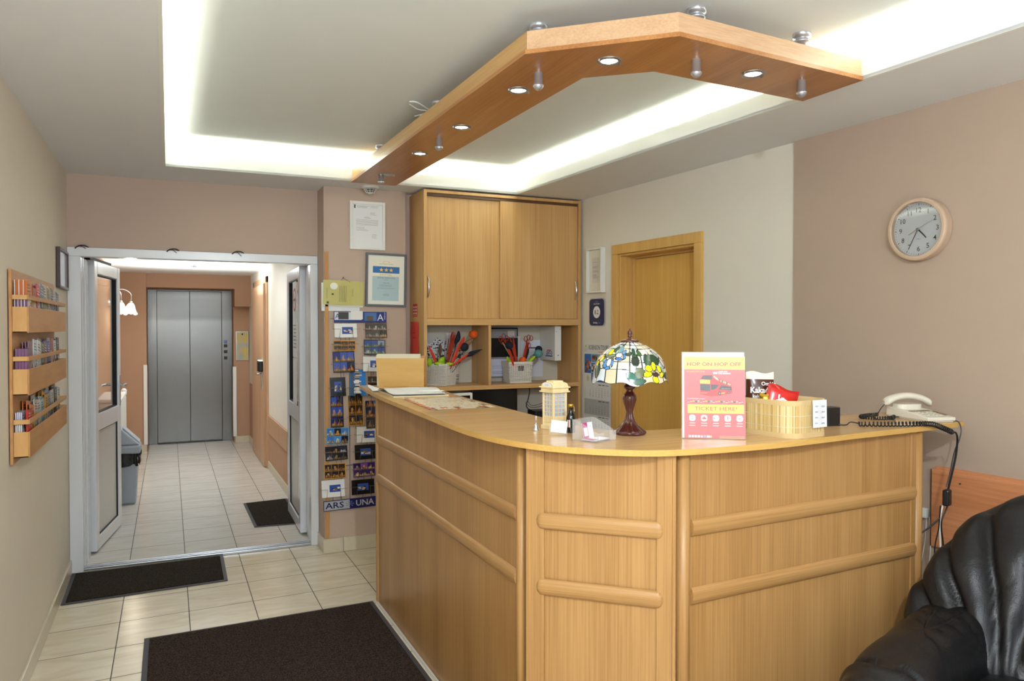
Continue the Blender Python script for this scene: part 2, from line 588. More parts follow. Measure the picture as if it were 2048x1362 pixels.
# wall frames: u to the viewer's right, v up, n into the room
WD = Vector((0.0594, -0.99823, 0))
WN = Vector((-0.99823, -0.0594, 0))
def right_wall(y, z=0.0, off=0.0):
    """Frame on the right-hand wall at depth y."""
    x = 2.842 + (4.973 - y) * 0.0595
    p = Vector((x, y, z)) + WN * off
    return frame(p, WD, (0, 0, 1), WN)
def back_wall(x, z, y):
    return frame((x, y, z), (1, 0, 0), (0, 0, 1), (0, -1, 0))
def left_wall(y, z, x=-0.575):
    return frame((x, y, z), (0, 1, 0), (0, 0, 1), (1, 0, 0))
# ================================================================ SETTING
def sbox(name, m, *b, **k):
    o = MB().box(*b).build(name, m, **k)
    return struct(o)

struct(MB().prism([(-0.8, -2.7), (3.5, -2.7), (3.5, 5.47), (-0.8, 5.47)], -0.1, 0.0).build('floor', M_TILE))
struct(MB().prism([(-0.8, 5.47), (1.2, 5.47), (1.2, 11.3), (-0.8, 11.3)], -0.1, 0.0).build('floor_corridor', M_TILEC))
# ceiling: soffit ring, tray and its cove
b = MB()
h = [(-0.012, 4.95), (2.283, 4.946), (2.545, 0.45), (-0.012, 0.45)]
q = [(-0.7, 5.62), (3.4, 5.62), (3.4, -2.7), (-0.7, -2.7)]
for i in range(4):
    j = (i + 1) % 4
    b.prism([q[i], q[j], h[j], h[i]], 2.5, 2.512)
b.prism([(-0.8, -2.7), (3.5, -2.7), (3.5, 5.62), (-0.8, 5.62)], 2.665, 2.75, 1)
g = [(-0.22, 5.16), (2.47, 5.16), (2.76, 0.25), (-0.22, 0.25)]
g2 = [(-0.25, 5.19), (2.50, 5.19), (2.80, 0.22), (-0.25, 0.22)]
for i in range(4):
    j = (i + 1) % 4
    b.prism([g[i], g[j], g2[j], g2[i]], 2.512, 2.665, 1)
struct(b.build('ceiling', [M_CEIL, M_CEIL2]))
b = MB()
k = [(-0.026, 4.964), (2.297, 4.960), (2.560, 0.436), (-0.026, 0.436)]
for i in range(4):
    j = (i + 1) % 4
    b.prism([h[i], h[j], k[j], k[i]], 2.499, 2.582)
struct(b.build('trim_1', M_FASC))

sbox('wall_left', M_LEFT, -0.75, -0.575, -2.7, 5.43, 0, 2.66)
b = MB()
b.box(-0.75, 0.96, 5.43, 5.8, 2.045, 2.66)            # header over the double door
b.box(-0.75, -0.575, 5.43, 5.8, 0, 2.66)
b.box(0.96, 1.533, 5.2, 5.8, 0, 2.66)                 # pier
b.box(1.533, 1.592, 5.299, 5.5, 0, 2.66)
struct(b.build('wall_back', M_TAN))
b = MB()
b.box(1.592, 3.2, 5.3, 5.5, 0, 2.66)
struct(b.build('wall_back_alcove', mat('beige_alcove_paint', S(206, 200, 184), 0.85, var=0.03)))
# right-hand wall: cream stretch with a door, then the tan stretch standing 12 mm proud
F = right_wall(5.6)
uu = lambda y: (5.6 - y) / 0.99823
b = MB()
b.box(0, uu(4.50), 0, 2.66, -0.2, 0)
b.box(uu(4.50), uu(3.715), 2.05, 2.66, -0.2, 0)
b.box(uu(3.715), uu(2.965), 0, 2.66, -0.2, 0)
o = struct(b.build('wall_right', M_CREAM)); o.matrix_world = F
o = struct(MB().box(uu(2.965), uu(-2.75), 0, 2.66, -0.2, 0.014).build('wall_right_tan', M_BROWN)); o.matrix_world = F
# wall and window behind the camera
b = MB()
b.box(-0.8, -0.35, -2.85, -2.7, 0, 2.66).box(2.6, 3.6, -2.85, -2.7, 0, 2.66)
b.box(-0.35, 2.6, -2.85, -2.7, 0, 0.65).box(-0.35, 2.6, -2.85, -2.7, 2.4, 2.66)
struct(b.build('wall_front', M_LEFT))
w = MB()
for x in (-0.35, 0.61, 1.58, 2.55):
    w.box(x, x + 0.05, -2.8, -2.74, 0.65, 2.4)
w.box(-0.35, 2.6, -2.8, -2.74, 0.65, 0.71).box(-0.35, 2.6, -2.8, -2.74, 2.34, 2.4)
struct(w.build('window_1', M_PVC))

# skirtings
b = MB()
b.box(-0.575, -0.562, -2.7, 5.43, 0, 0.085)
struct(b.build('baseboard_left', M_TRIM, bevel=0.003))
b = MB()
for (x0, x1) in ((0.948, 1.082), (1.085, 1.415), (1.418, 1.533)):
    b.box(x0, x1, 5.187, 5.2, 0, 0.095)
b.box(0.948, 0.96, 5.2, 5.43, 0, 0.095)
struct(b.build('baseboard_back', M_TRIM, bevel=0.002))
o = struct(MB().box(uu(3.6), uu(-2.6), 0, 0.08, 0.014, 0.026).build('baseboard_right', M_TRIM)); o.matrix_world = F

# corridor shell
sbox('wall_corridor_left', M_CORR, -0.8, -0.6, 5.8, 10.45, 0, 2.4)
b = MB()
b.box(0.985, 1.15, 5.8, 8.60, 0.0, 0.592, 1).box(0.985, 1.15, 5.8, 8.60, 0.592, 2.4, 0)
b.box(0.985, 1.15, 8.60, 9.95, 2.05, 2.4, 0)
b.box(0.985, 1.15, 9.95, 11.2, 0.0, 0.8, 1).box(0.985, 1.15, 9.95, 11.2, 0.8, 2.4, 0)
b.box(1.10, 1.15, 8.60, 9.95, 0, 2.05, 0)
struct(b.build('wall_corridor_right', [M_CREAM, M_CORR]))
b = MB()
b.box(-0.8, -0.255, 10.42, 11.2, 0, 2.4)
b.box(0.785, 1.15, 10.72, 11.2, 0, 2.4)
b.box(-0.255, 0.785, 10.5, 11.2, 2.045, 2.4)
b.box(0.785, 0.985, 10.5, 10.72, 1.815, 2.4)
b.box(-0.255, 0.785, 11.06, 11.2, 0, 2.045)
struct(b.build('wall_corridor_far', M_CORR))
sbox('ceiling_corridor', M_FASC, -0.8, 1.15, 5.8, 11.2, 2.22, 2.4)
b = MB()
b.box(0.972, 0.985, 5.82, 8.58, 0, 0.085).box(0.972, 0.985, 10.0, 10.70, 0, 0.085)
b.box(0.80, 0.985, 10.70, 10.72, 0, 0.085)
struct(b.build('baseboard_corridor_right', M_TRIM, bevel=0.002))
sbox('baseboard_corridor_left', M_TRIM, -0.6, -0.26, 10.405, 10.42, 0, 0.085)

# ---------------------------------------------------------------- door_1: the white double door
d1 = bpy.data.objects.new('door_1', None); COL.objects.link(d1); d1.location = (0.195, 5.43, 0); struct(d1)
def loc_box(bm, x0, x1, y0, y1, z0, z1, mi=0):
    return bm.box(x0 - 0.195, x1 - 0.195, y0 - 5.43, y1 - 5.43, z0, z1, mi)
b = MB()
loc_box(b, -0.574, -0.500, 5.415, 5.50, 0, 1.985)
loc_box(b, 0.905, 0.958, 5.415, 5.50, 0, 1.985)
loc_box(b, -0.574, 0.958, 5.415, 5.50, 1.985, 2.043)
loc_box(b, -0.567, -0.497, 5.505, 5.62, 0, 1.985)
loc_box(b, -0.567, -0.490, 5.63, 5.80, 0, 1.985)
loc_box(b, 0.912, 0.958, 5.505, 5.58, 0, 1.985)
loc_box(b, 0.922, 0.958, 5.59, 5.72, 0, 1.985)
loc_box(b, -0.567, 0.958, 5.50, 5.80, 2.020, 2.043)
b.build('door_frame', M_PVC, d1, bevel=0.004)
b = MB()
loc_box(b, -0.56, -0.501, 5.50, 5.632, 0, 1.99)
loc_box(b, 0.918, 0.957, 5.50, 5.60, 0, 1.99)
b.build('gasket', M_RUB, d1)
def leaf(hx, hy, ex, ey, side, handle):
    """One leaf: frame with glass above and a panel below; side = +1 when the seen face is on local +y."""
    L_ = math.hypot(ex - hx, ey - hy)
    a = math.atan2(ey - hy, ex - hx)
    r = bpy.data.objects.new('door_leaf', None); COL.objects.link(r); r.parent = d1
    r.location = (hx - 0.195, hy - 5.43, 0.012); r.rotation_euler = (0, 0, a)
    t = 0.03
    s = 0.085
    m = MB()
    m.box(0, s, -t, t, 0, 1.985).box(L_ - s, L_, -t, t, 0, 1.985)
    m.box(s, L_ - s, -t, t, 1.895, 1.985).box(s, L_ - s, -t, t, 0, 0.09).box(s, L_ - s, -t, t, 0.815, 0.935)
    m.build('leaf_frame', M_PVC, r, bevel=0.006)
    m = MB()
    for (z0, z1) in ((0.935, 1.895), (0.09, 0.815)):
        m.box(s - 0.003, s + 0.006, -t * .7, t * .7, z0, z1).box(L_ - s - 0.006, L_ - s + 0.003, -t * .7, t * .7, z0, z1)
        m.box(s, L_ - s, -t * .7, t * .7, z0 - .003, z0 + 0.006).box(s, L_ - s, -t * .7, t * .7, z1 - 0.006, z1 + .003)
    m.build('gasket', M_RUB, r)
    MB().box(s, L_ - s, -0.006, 0.006, 0.935, 1.895).build('glass_pane', M_GLASS, r)
    MB().box(s, L_ - s, -0.012, 0.012, 0.09, 0.815).build('lower_panel', M_PVCG, r)
    if handle:
        m = MB()
        for sg in (-1, 1):
            m.box(L_ - 0.06, L_ - 0.03, sg * t - 0.006, sg * t + 0.006, 0.93, 1.16)
            m.tube([(L_ - 0.045, sg * t, 1.09), (L_ - 0.045, sg * 0.075, 1.09), (L_ - 0.16, sg * 0.08, 1.09)], 0.009)
        m.build('handle', M_ALU, r, bevel=0.003)
    return r
lf = leaf(-0.487, 5.83, -0.372, 6.575, -1, True)
rg = leaf(0.9075, 5.73, 0.9225, 6.485, 1, False)
# closer arm track over the left leaf
MB().box(0.02, 0.62, 0.0, 0.035, 1.990, 2.010).build('door_closer_track', M_RUB, lf)
m = MB()
m.M = frame((0.21, 0.032, 1.60), (1, 0, 0), (0, 0, 1), (0, 1, 0))
for (a, bb, c, d_) in ((-0.07, -0.30, 0.15, 0.28), (-0.07, -0.66, 0.15, -0.31)):
    m.rect(a, bb, c, d_, 0.0, 0, (226, 226, 224))
n = 28
for i in range(n):
    a0, a1 = 2 * pi * i / n, 2 * pi * (i + 1) / n
    m.add([(0.04 + r_ * cos(t_), 0.14 + r_ * sin(t_), 0.001) for r_, t_ in ((0.07, a0), (0.09, a0), (0.09, a1), (0.07, a1))], [(0, 1, 2, 3)], 0, rgb((196, 40, 34)))
m.add([(-0.02, 0.09, 0.001), (-0.01, 0.08, 0.001), (0.10, 0.19, 0.001), (0.09, 0.20, 0.001)], [(0, 1, 2, 3)], 0, rgb((196, 40, 34)))
m.rect(-0.01, 0.132, 0.09, 0.148, 0.0008, 0, (40, 40, 40))
for i in range(7):
    m.rect(-0.04, -0.06 - i * 0.028, 0.12 - 0.02 * (i % 3), -0.052 - i * 0.028, 0.001, 0, (120, 120, 124))
m.build('no_smoking_notice', M_PR, rg)
b = MB()
loc_box(b, -0.50, 0.905, 5.425, 5.52, 0, 0.018)
loc_box(b, -0.50, 0.905, 5.445, 5.452, 0.018, 0.024)
loc_box(b, -0.50, 0.905, 5.475, 5.482, 0.018, 0.024)
b.build('threshold', M_ALU, d1, bevel=0.003)

# ---------------------------------------------------------------- door_2: oak door in the right wall
d2 = bpy.data.objects.new('door_2', None); COL.objects.link(d2); d2.matrix_world = right_wall(4.567); struct(d2)
wz = wood('door_casing_veneer', S(222, 180, 106), S(202, 156, 84), 'y', rough=0.32)
wz2 = wood('door_leaf_veneer', S(224, 180, 98), S(204, 156, 76), 'y', rough=0.3)
b = MB()
b.box(0, 0.067, 0, 2.05, 0, 0.022).box(0.852, 0.919, 0, 2.05, 0, 0.022).box(0, 0.919, 2.05, 2.117, 0, 0.022)
b.box(0.067, 0.082, 0, 2.05, -0.16, 0.004).box(0.837, 0.852, 0, 2.05, -0.16, 0.004).box(0.082, 0.837, 2.035, 2.05, -0.16, 0.004)
b.box(0.082, 0.097, 0, 2.035, -0.15, -0.10).box(0.822, 0.837, 0, 2.035, -0.15, -0.10).box(0.097, 0.822, 2.02, 2.035, -0.15, -0.10)
b.build('door_casing', wz, d2, bevel=0.003)
MB().box(0.099, 0.820, 0.004, 2.018, -0.155, -0.115).build('door_leaf', wz2, d2, bevel=0.002)

# ---------------------------------------------------------------- door_3: wooden door of the corridor
W_PALE = wood('pale_corridor_veneer', S(208, 170, 134), S(190, 148, 112), 'z', rough=0.4)
d3 = bpy.data.objects.new('door_3', None); COL.objects.link(d3); d3.location = (0.985, 9.26, 0); struct(d3)
b = MB()
b.box(-0.02, 0.01, -0.69, -0.61, 0, 2.10).box(-0.02, 0.01, 0.63, 0.71, 0, 2.10).box(-0.02, 0.01, -0.69, 0.71, 2.03, 2.10)
b.build('door_casing', W_PALE, d3, bevel=0.003)
b = MB(); b.box(-0.045, -0.005, -0.60, 0.62, 0.01, 2.02)
b.build('door_leaf', W_PALE, d3, bevel=0.003)
b = MB(); b.box(-0.095, -0.045, -0.56, -0.40, 1.05, 1.17)
rd = b.build('card_reader', M_BLACK, d3, bevel=0.012)
MB().box(-0.085, -0.05, -0.555, -0.41, 1.17, 1.178).build('reader_light', mat('cyan_reader_light', S(150, 235, 225), 0.4, emit=(0.5, 1, 0.95, 1), estr=2), rd)
b = MB(); b.tube([(-0.045, -0.45, 1.02), (-0.09, -0.45, 1.02), (-0.09, -0.30, 1.02)], 0.010)
b.box(-0.052, -0.045, -0.47, -0.43, 0.86, 1.05)
b.build('handle', M_ALU, d3)

# rail panel on the corridor wall
o = tag(MB().box(-0.014, 0, -0.755, 0.755, -0.095, 0.095).build('wall_rail_board', W_PALE, loc=(0.985, 7.85, 0.495), bevel=0.004),
        'tan wood bumper board along the right corridor wall', 'rail board')

# lift
lift = thing('elevator', 'brushed steel two-panel elevator at the end of the corridor', 'elevator', (0.265, 10.98, 0))
b = MB()
b.box(-0.52, -0.41, -0.005, 0.06, 0, 2.04).box(0.39, 0.52, -0.005, 0.06, 0, 2.04).box(-0.41, 0.39, 0.0, 0.05, 2.025, 2.04)
b.build('door_frame', M_STEEL, lift, bevel=0.002)
for x0, x1 in ((-0.408, -0.012), (-0.008, 0.388)):
    MB().box(x0, x1, 0.015, 0.05, 0.012, 2.022).build('door_panel', M_STEEL, lift, bevel=0.002)
MB().box(-0.41, 0.39, -0.02, 0.05, 0, 0.012).build('sill', M_DGREY, lift)
b = MB()
m_ = M_BLACK
cp = MB().box(0.405, 0.465, -0.012, -0.005, 1.08, 1.42).build('call_panel', M_STEEL, lift)
for z, mm in ((1.345, mat('blue_indicator', S(90, 130, 190), 0.3)), (1.29, M_BLACK), (1.21, M_BLACK), (1.125, M_DGREY)):
    MB().box(0.413, 0.457, -0.02, -0.012, z - 0.02, z + 0.022).build('call_button', mm, cp, bevel=0.003)
for x, y, nm in ((-0.262, 10.412, 'left'), (0.795, 10.712, 'right')):
    b = MB()
    b.box(-0.03, 0.012, -0.012, 0.0, 0.0, 0.99).box(0.0, 0.012, 0.0, 0.03, 0.0, 0.99) if nm == 'left' else b.box(-0.012, 0.022, -0.012, 0.0, 0.0, 0.93).box(-0.022, -0.012, -0.012, 0.03, 0.0, 0.93)
    tag(b.build('corner_guard', M_WHITE, loc=(x, y, 0.086 if nm == 'left' else 0.086)),
        'white plastic corner guard %s of the elevator opening' % nm, 'corner guard')
# meter box
t = thing('meter_cabinet', 'small framed yellowish metal meter cabinet beside the elevator', 'cabinet', M=back_wall(0.905, 1.29, 10.72))
b = MB(); b.box(-0.095, 0.07, -0.19, 0.2, 0.001, 0.02)
b.build('frame', M_ALU, t, bevel=0.003)
def meter():
    m, nt, b_ = new_mat('worn_yellow_paint')
    n = nt.nodes.new('ShaderNodeTexNoise'); n.inputs['Scale'].default_value = 9
    tc = nt.nodes.new('ShaderNodeTexCoord'); nt.links.new(tc.outputs['Object'], n.inputs['Vector'])
    r = nt.nodes.new('ShaderNodeValToRGB')
    r.color_ramp.elements[0].position = 0.4; r.color_ramp.elements[0].color = S(170, 172, 160)
    r.color_ramp.elements[1].position = 0.62; r.color_ramp.elements[1].color = S(206, 180, 92)
    nt.links.new(n.outputs['Fac'], r.inputs[0]); nt.links.new(r.outputs[0], b_.inputs['Base Color'])
    b_.inputs['Roughness'].default_value = 0.4
    return m
MB().box(-0.083, 0.058, -0.178, 0.188, 0.02, 0.026).build('door', meter(), t)
b = MB(); b.M = frame((-0.012, 0.16, 0.026), (1, 0, 0), (0, 1, 0), (0, 0, 1)); b.lathe([(0, 0.006), (0.01, 0.006), (0.01, 0)], 16)
b.build('lock', M_BLACK, t)
# ================================================================ FLOOR MATS
def floor_mat(label, pts, m, border=0.022):
    cx = sum(p[0] for p in pts) / 4; cy = sum(p[1] for p in pts) / 4
    t = thing('floor_mat', label, 'floor mat', (cx, cy, 0.0), group='dark entrance mats')
    L = [(p[0] - cx, p[1] - cy) for p in pts]
    MB().prism(L, 0.001, 0.006).build('rubber_border', M_MATP, t, bevel=0.002)
    k = []
    for i in range(4):
        p, a, c = Vector(L[i]), Vector(L[i - 1]), Vector(L[(i + 1) % 4])
        k.append(tuple(p + (a - p).normalized() * border + (c - p).normalized() * border))
    MB().prism(k, 0.006, 0.011).build('pile', m, t, bevel=0.002)
floor_mat('long narrow dark mat on the lobby side of the double door threshold', [(-0.557, 4.812), (0.315, 4.868), (0.322, 5.41), (-0.560, 5.395)], M_MAT1)
floor_mat('large dark brown mat along the front of the reception counter', [(-0.122, 4.118), (1.030, 4.158), (1.032, 2.2), (-0.122, 2.2)], M_MAT2, 0.024)
floor_mat('small dark mat beyond the door, half hidden by the right leaf', [(0.588, 6.088), (0.955, 6.05), (0.955, 6.99), (0.580, 6.945)], M_MAT1)

def WB(loc):
    return MB().at(Matrix.Translation(-Vector(loc)))

def half_round(bm, length, zc, hh=0.0268, pr=0.013, r0=False, r1=False, u0=0.0):
    """Half-round rail along local x, bulging towards local +z of the current frame (u, v, n)."""
    N = 10
    us = [u0, u0 + length]
    pts = []
    def ring(u, k):
        return [(u, zc + hh * k * cos(pi * i / N), pr * k * sin(pi * i / N) - 0.001) for i in range(N + 1)]
    rings = []
    if r0:
        rings += [ring(u0 - hh * 0.75 * cos(a), max(0.02, sin(a))) for a in (0.02, 0.35, 0.7, 1.05, 1.35)]
    rings.append(ring(u0, 1)); rings.append(ring(u0 + length, 1))
    if r1:
        rings += [ring(u0 + length + hh * 0.75 * sin(a), max(0.02, cos(a))) for a in (0.25, 0.55, 0.9, 1.2, 1.55)]
    vs = [p for r in rings for p in r]
    fs = [(j * (N + 1) + i, j * (N + 1) + i + 1, (j + 1) * (N + 1) + i + 1, (j + 1) * (N + 1) + i) for j in range(len(rings) - 1) for i in range(N)]
    bm.add(vs, fs, 0, (1, 1, 1, 1), True)
    bm.add(rings[0], [tuple(range(N + 1))])
    bm.add(rings[-1], [tuple(range(N, -1, -1))])

# ================================================================ RECEPTION COUNTER
ZT = 1.152
Z1, Z2 = 0.918, 0.7045
# left unit, facing the passage
L1 = (1.2, 3.2, 0)
cu = thing('reception_counter_unit', 'beech reception counter section facing the passage, longest side with two half-round rails', 'counter', L1)
WB(L1).box(1.056, 1.074, 2.28, 4.125, 0.004, ZT).build('front_panel', W_Z, cu)
WB(L1).box(1.046, 1.38, 4.118, 4.150, 0, ZT).build('end_panel', W_Z, cu, bevel=0.004)
WB(L1).box(1.043, 1.053, 2.29, 4.15, 0.0, 0.012).build('floor_strip', M_PVCG, cu)
for z in (Z1, Z2):
    b = MB(); b.M = Matrix.Translation(-Vector(L1)) @ frame((1.056, 4.128, 0), (0, -1, 0), (0, 0, 1), (-1, 0, 0))
    half_round(b, 1.85, z)
    b.build('rail', W_Y, cu)
b = MB(); b.M = Matrix.Translation(Vector((1.063, 2.262, 0)) - Vector(L1)); b.lathe([(0, ZT), (0.0175, ZT), (0.0175, 0), (0, 0)], 20)
b.build('post', W_Z, cu)
WB(L1).box(1.08, 1.37, 2.4, 4.11, 0.72, 0.74).build('shelf', W_X, cu)
# corner unit
P0, P1 = Vector((1.048, 2.200, 0)), Vector((1.397, 1.874, 0))
U = (P1 - P0).normalized(); Nn = Vector((U.y, -U.x, 0)); LN = (P1 - P0).length
cm = thing('reception_counter_unit', 'narrow angled beech corner section of the reception counter', 'counter', M=frame(P0, U, (0, 0, 1), Nn))
WV = wood('beech_upright_grain_face', BE1, BE2, 'y')
WH = wood('beech_rail_grain_face', BE1, BE2, 'x')
MB().box(0, LN, 0.004, ZT, -0.03, -0.008).build('front_panel', WV, cm)
for a, c in ((0.0, 0.062), (LN - 0.058, LN - 0.010)):
    MB().box(a, c, 0, ZT, -0.03, 0.0).build('stile', WV, cm, bevel=0.003)
for z in (Z1, Z2):
    b = MB(); b.M = Matrix.Translation((0, 0, -0.002)); half_round(b, LN - 0.112, z, u0=0.056, r0=True, r1=True)
    b.build('rail', WH, cm)
# right unit
Q0, Q1 = Vector((1.425, 1.884, 0)), Vector((2.585, 1.951, 0))
U2 = (Q1 - Q0).normalized(); N2 = Vector((U2.y, -U2.x, 0)); LQ = (Q1 - Q0).length
cr = thing('reception_counter_unit', 'wide beech reception counter section beside the black leather armchair', 'counter', M=frame(Q0, U2, (0, 0, 1), N2))
MB().box(0.01, LQ, 0.004, ZT, -0.03, -0.008).build('front_panel', WV, cr)
for u_, r_ in ((0.022, 0.0225), (LQ - 0.004, 0.0225)):
    b = MB(); b.M = frame((u_, 0, -0.018), (1, 0, 0), (0, 0, -1), (0, 1, 0)); b.lathe([(0, ZT), (r_, ZT), (r_, 0), (0, 0)], 20)
    b.build('post', WV, cr)
MB().box(LQ - 0.052, LQ - 0.024, 0, ZT, -0.028, -0.003).build('stile', WV, cr, bevel=0.003)
for z in (Z1, Z2):
    b = MB(); b.M = Matrix.Translation((0, 0, -0.006)); half_round(b, LQ - 0.085, z, u0=0.045, r1=True)
    b.build('rail', WH, cr)
MB().box(LQ - 0.018, LQ + 0.006, 0, ZT, -0.33, -0.03).build('end_panel', WV, cr)

# worktop
out = spline([(1.100, 4.775, 0), (1.036, 4.09, 0), (1.002, 3.366, 0), (0.976, 2.70, 0), (0.981, 2.44, 0), (1.008, 2.27, 0), (1.060, 2.13, 0), (1.141, 2.018, 0), (1.241, 1.930, 0), (1.341, 1.877, 0), (1.454, 1.856, 0), (1.62, 1.849, 0), (1.828, 1.853, 0), (2.172, 1.893, 0), (2.522, 1.925, 0), (2.842, 1.960, 0)], 6)
inn = spline([(2.735, 2.325, 0), (2.30, 2.295, 0), (1.80, 2.255, 0), (1.55, 2.262, 0), (1.435, 2.33, 0), (1.398, 2.50, 0), (1.395, 2.80, 0), (1.414, 3.417, 0), (1.428, 3.831, 0), (1.469, 4.342, 0), (1.47, 4.70, 0)], 5)
pts = [(p.x, p.y) for p in out] + [(2.83, 2.33)] + [(p.x, p.y) for p in inn]
LT = (1.3, 2.5, ZT)
T_ = 1.171
b = WB(LT); b.prism(pts, ZT, T_, 0, 1)
wt = b.build('worktop', [W_TOP, W_EDGE], loc=LT, bevel=0.0015)
tag(wt, 'pale beech worktop curving round on top of the reception counter', 'worktop')

# ================================================================ WALL CABINET
LC = (2.21, 5.13, 0)
cb = thing('tall_cabinet', 'tall beech cabinet with two sliding doors above open shelves', 'cabinet', LC)
b = WB(LC)
b.box(1.591, 1.613, 4.958, 5.295, 0, 2.487).box(2.800, 2.8215, 4.958, 5.295, 0, 2.487)
b.box(1.613, 2.800, 4.958, 5.295, 2.466, 2.487)
b.build('carcass', C_Z, cb, bevel=0.0015)
WB(LC).box(1.613, 2.800, 4.960, 5.295, 1.556, 1.603).build('middle_rail', C_X, cb, bevel=0.0015)
WB(LC).box(2.073, 2.093, 4.965, 5.295, 1.129, 1.556).build('divider', C_Z, cb, bevel=0.001)
WB(LC).box(1.613, 2.800, 4.955, 5.298, 1.099, 1.129).build('shelf', C_X, cb, bevel=0.0015)
b = WB(LC)
for i in range(3):
    b.box(1.613, 2.80, 4.972 + i * .016, 4.977 + i * .016, 2.446, 2.466)
b.build('sliding_track', mat('brown_track', S(96, 66, 40), 0.4), cb)
def sliding(x0, x1, y0, hx):
    o = WB(LC).box(x0, x1, y0, y0 + 0.016, 1.605, 2.448).build('sliding_door', C_Z, cb, bevel=0.001)
    pts = []
    for i in range(15):
        t = i / 14
        pts.append((hx, y0 - 0.004 - 0.026 * sin(pi * t) ** 0.6, 1.748 + 0.147 * t))
    b = WB(LC); b.tube(pts, [0.0045 + 0.0045 * sin(pi * i / 14) for i in range(15)], 8)
    b.build('handle', M_CHR, o)
sliding(1.615, 2.185, 4.992, 1.628)
sliding(2.167, 2.798, 4.973, 2.775)
# things stuck to the cabinet's left side
side = frame((1.591, 5.30, 0), (0, -1, 0), (0, 0, 1), (-1, 0, 0))
t = side.copy(); t.translation = (1.590, 5.16, 1.66)
b = MB()
b.rect(-0.052, -0.043, 0.052, 0.045, 0, 0, (196, 40, 44))
b.rect(-0.052, 0.045, 0.052, 0.047, 0, 0, (196, 40, 44))
for i in range(3):
    for j in range(2):
        b.rect(-0.04 + j * 0.048, 0.018 - i * 0.022, -0.008 + j * 0.048, 0.030 - i * 0.022, 0.0006, 0, (236, 214, 204))
b.rect(-0.045, -0.036, 0.045, -0.034, 0.0006, 0, (240, 220, 210))
o = b.build('sticker', M_PR); o.matrix_world = t
tag(o, 'small red sticker with pale pictograms on the cabinet side', 'sticker')
t = side.copy(); t.translation = (1.590, 5.165, 1.45)
b = MB()
b.grid(8, 10, lambda u, v: ((u - .5) * 0.19, (v - .5) * 0.26, 0.002 + 0.003 * sin(v * 7 + u * 4) ** 2), 0, rgb((212, 66, 54)))
for i, w_ in enumerate((0.03, 0.06, 0.08)):
    b.rect(-w_ / 2, 0.085 - i * 0.035, w_ / 2, 0.089 - i * 0.035, 0.0062, 0, (120, 30, 28))
o = b.build('paper_notice', M_PR); o.matrix_world = t
tag(o, 'red paper notice on the cabinet side beside the open shelf', 'notice')

# low desk behind the counter, carrying the monitors
LD = (2.15, 4.9, 0)
dk = thing('back_desk', 'low beech desk under the open shelves behind the counter', 'desk', LD)
WB(LD).box(1.62, 2.76, 4.45, 5.28, 0.74, 0.765).build('desk_top', W_X, dk, bevel=0.002)
for x in (1.63, 2.73):
    WB(LD).box(x, x + 0.02, 4.5, 5.25, 0, 0.74).build('side_panel', W_Z, dk)

# ================================================================ CEILING CANOPY
zb = 2.488
O_ = [(1.088, 4.94), (1.131, 2.380), (1.519, 2.026), (2.432, 2.094)]
I_ = [(1.386, 4.94), (1.439, 2.516), (1.643, 2.344), (2.425, 2.392)]
LP = (1.4, 3.2, zb)
cn = thing('ceiling_canopy', 'angled beech lighting canopy hanging under the ceiling above the counter', 'canopy', LP)
b = WB(LP)
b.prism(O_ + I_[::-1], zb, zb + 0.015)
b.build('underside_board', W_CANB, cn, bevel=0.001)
def inset(P, Q, k):
    return [tuple(Vector(p) + (Vector(q) - Vector(p)).normalized() * k) for p, q in zip(P, Q)]
O2, I2 = inset(O_, I_, 0.010), inset(I_, O_, 0.010)
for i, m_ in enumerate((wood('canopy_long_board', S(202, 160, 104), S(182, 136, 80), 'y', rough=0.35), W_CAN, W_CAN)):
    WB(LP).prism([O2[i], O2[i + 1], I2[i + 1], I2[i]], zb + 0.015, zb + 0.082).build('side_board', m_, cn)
for (x, y, lit) in ((1.430, 2.314, 1), (1.992, 2.209, 1), (1.277, 2.749, 1), (1.266, 3.363, 1), (1.251, 3.965, 1), (1.238, 4.589, 0)):
    b = MB(); b.M = Matrix.Translation(Vector((x, y, zb)) - Vector(LP))
    b.lathe([(0.045, 0), (0.043, -0.005), (0.034, -0.006), (0.031, -0.001), (0.031, 0)], 32)
    b.tube([(-0.046, 0, -0.003), (-0.04, 0, -0.006)], 0.006).tube([(0.046, 0, -0.003), (0.04, 0, -0.006)], 0.006)
    dl = b.build('downlight', M_ALU, cn)
    b = MB(); b.M = Matrix.Translation(Vector((x, y, zb - 0.003)) - Vector(LP))
    b.lathe([(0.0, 0.0), (0.029, 0.0015)] if lit else [(0, -0.004), (0.012, -0.003), (0.029, 0.0)], 28)
    b.build('lamp_face', M_LIT2 if lit else M_ALU, dl)
    if lit:
        light('downlight_beam', 'SPOT', (x, y, zb - 0.015), 5, (1, 0.95, 0.86), 0.025, aim=(x, y, 0), spot=75)
for (x, y) in ((1.706, 2.178), (2.218, 2.194), (1.260, 2.536), (1.236, 3.604), (1.202, 4.606)):
    b = MB(); b.M = Matrix.Translation(Vector((x, y, 0)) - Vector(LP))
    b.lathe([(0.0, 2.424), (0.009, 2.425), (0.015, 2.431), (0.0195, 2.438), (0.0195, 2.444), (0.0165, 2.447), (0.0165, 2.628), (0.03, 2.630), (0.032, 2.637), (0.024, 2.642), (0.024, 2.648), (0.034, 2.650), (0.034, 2.665)], 24)
    b.build('hanger', M_SAT, cn)
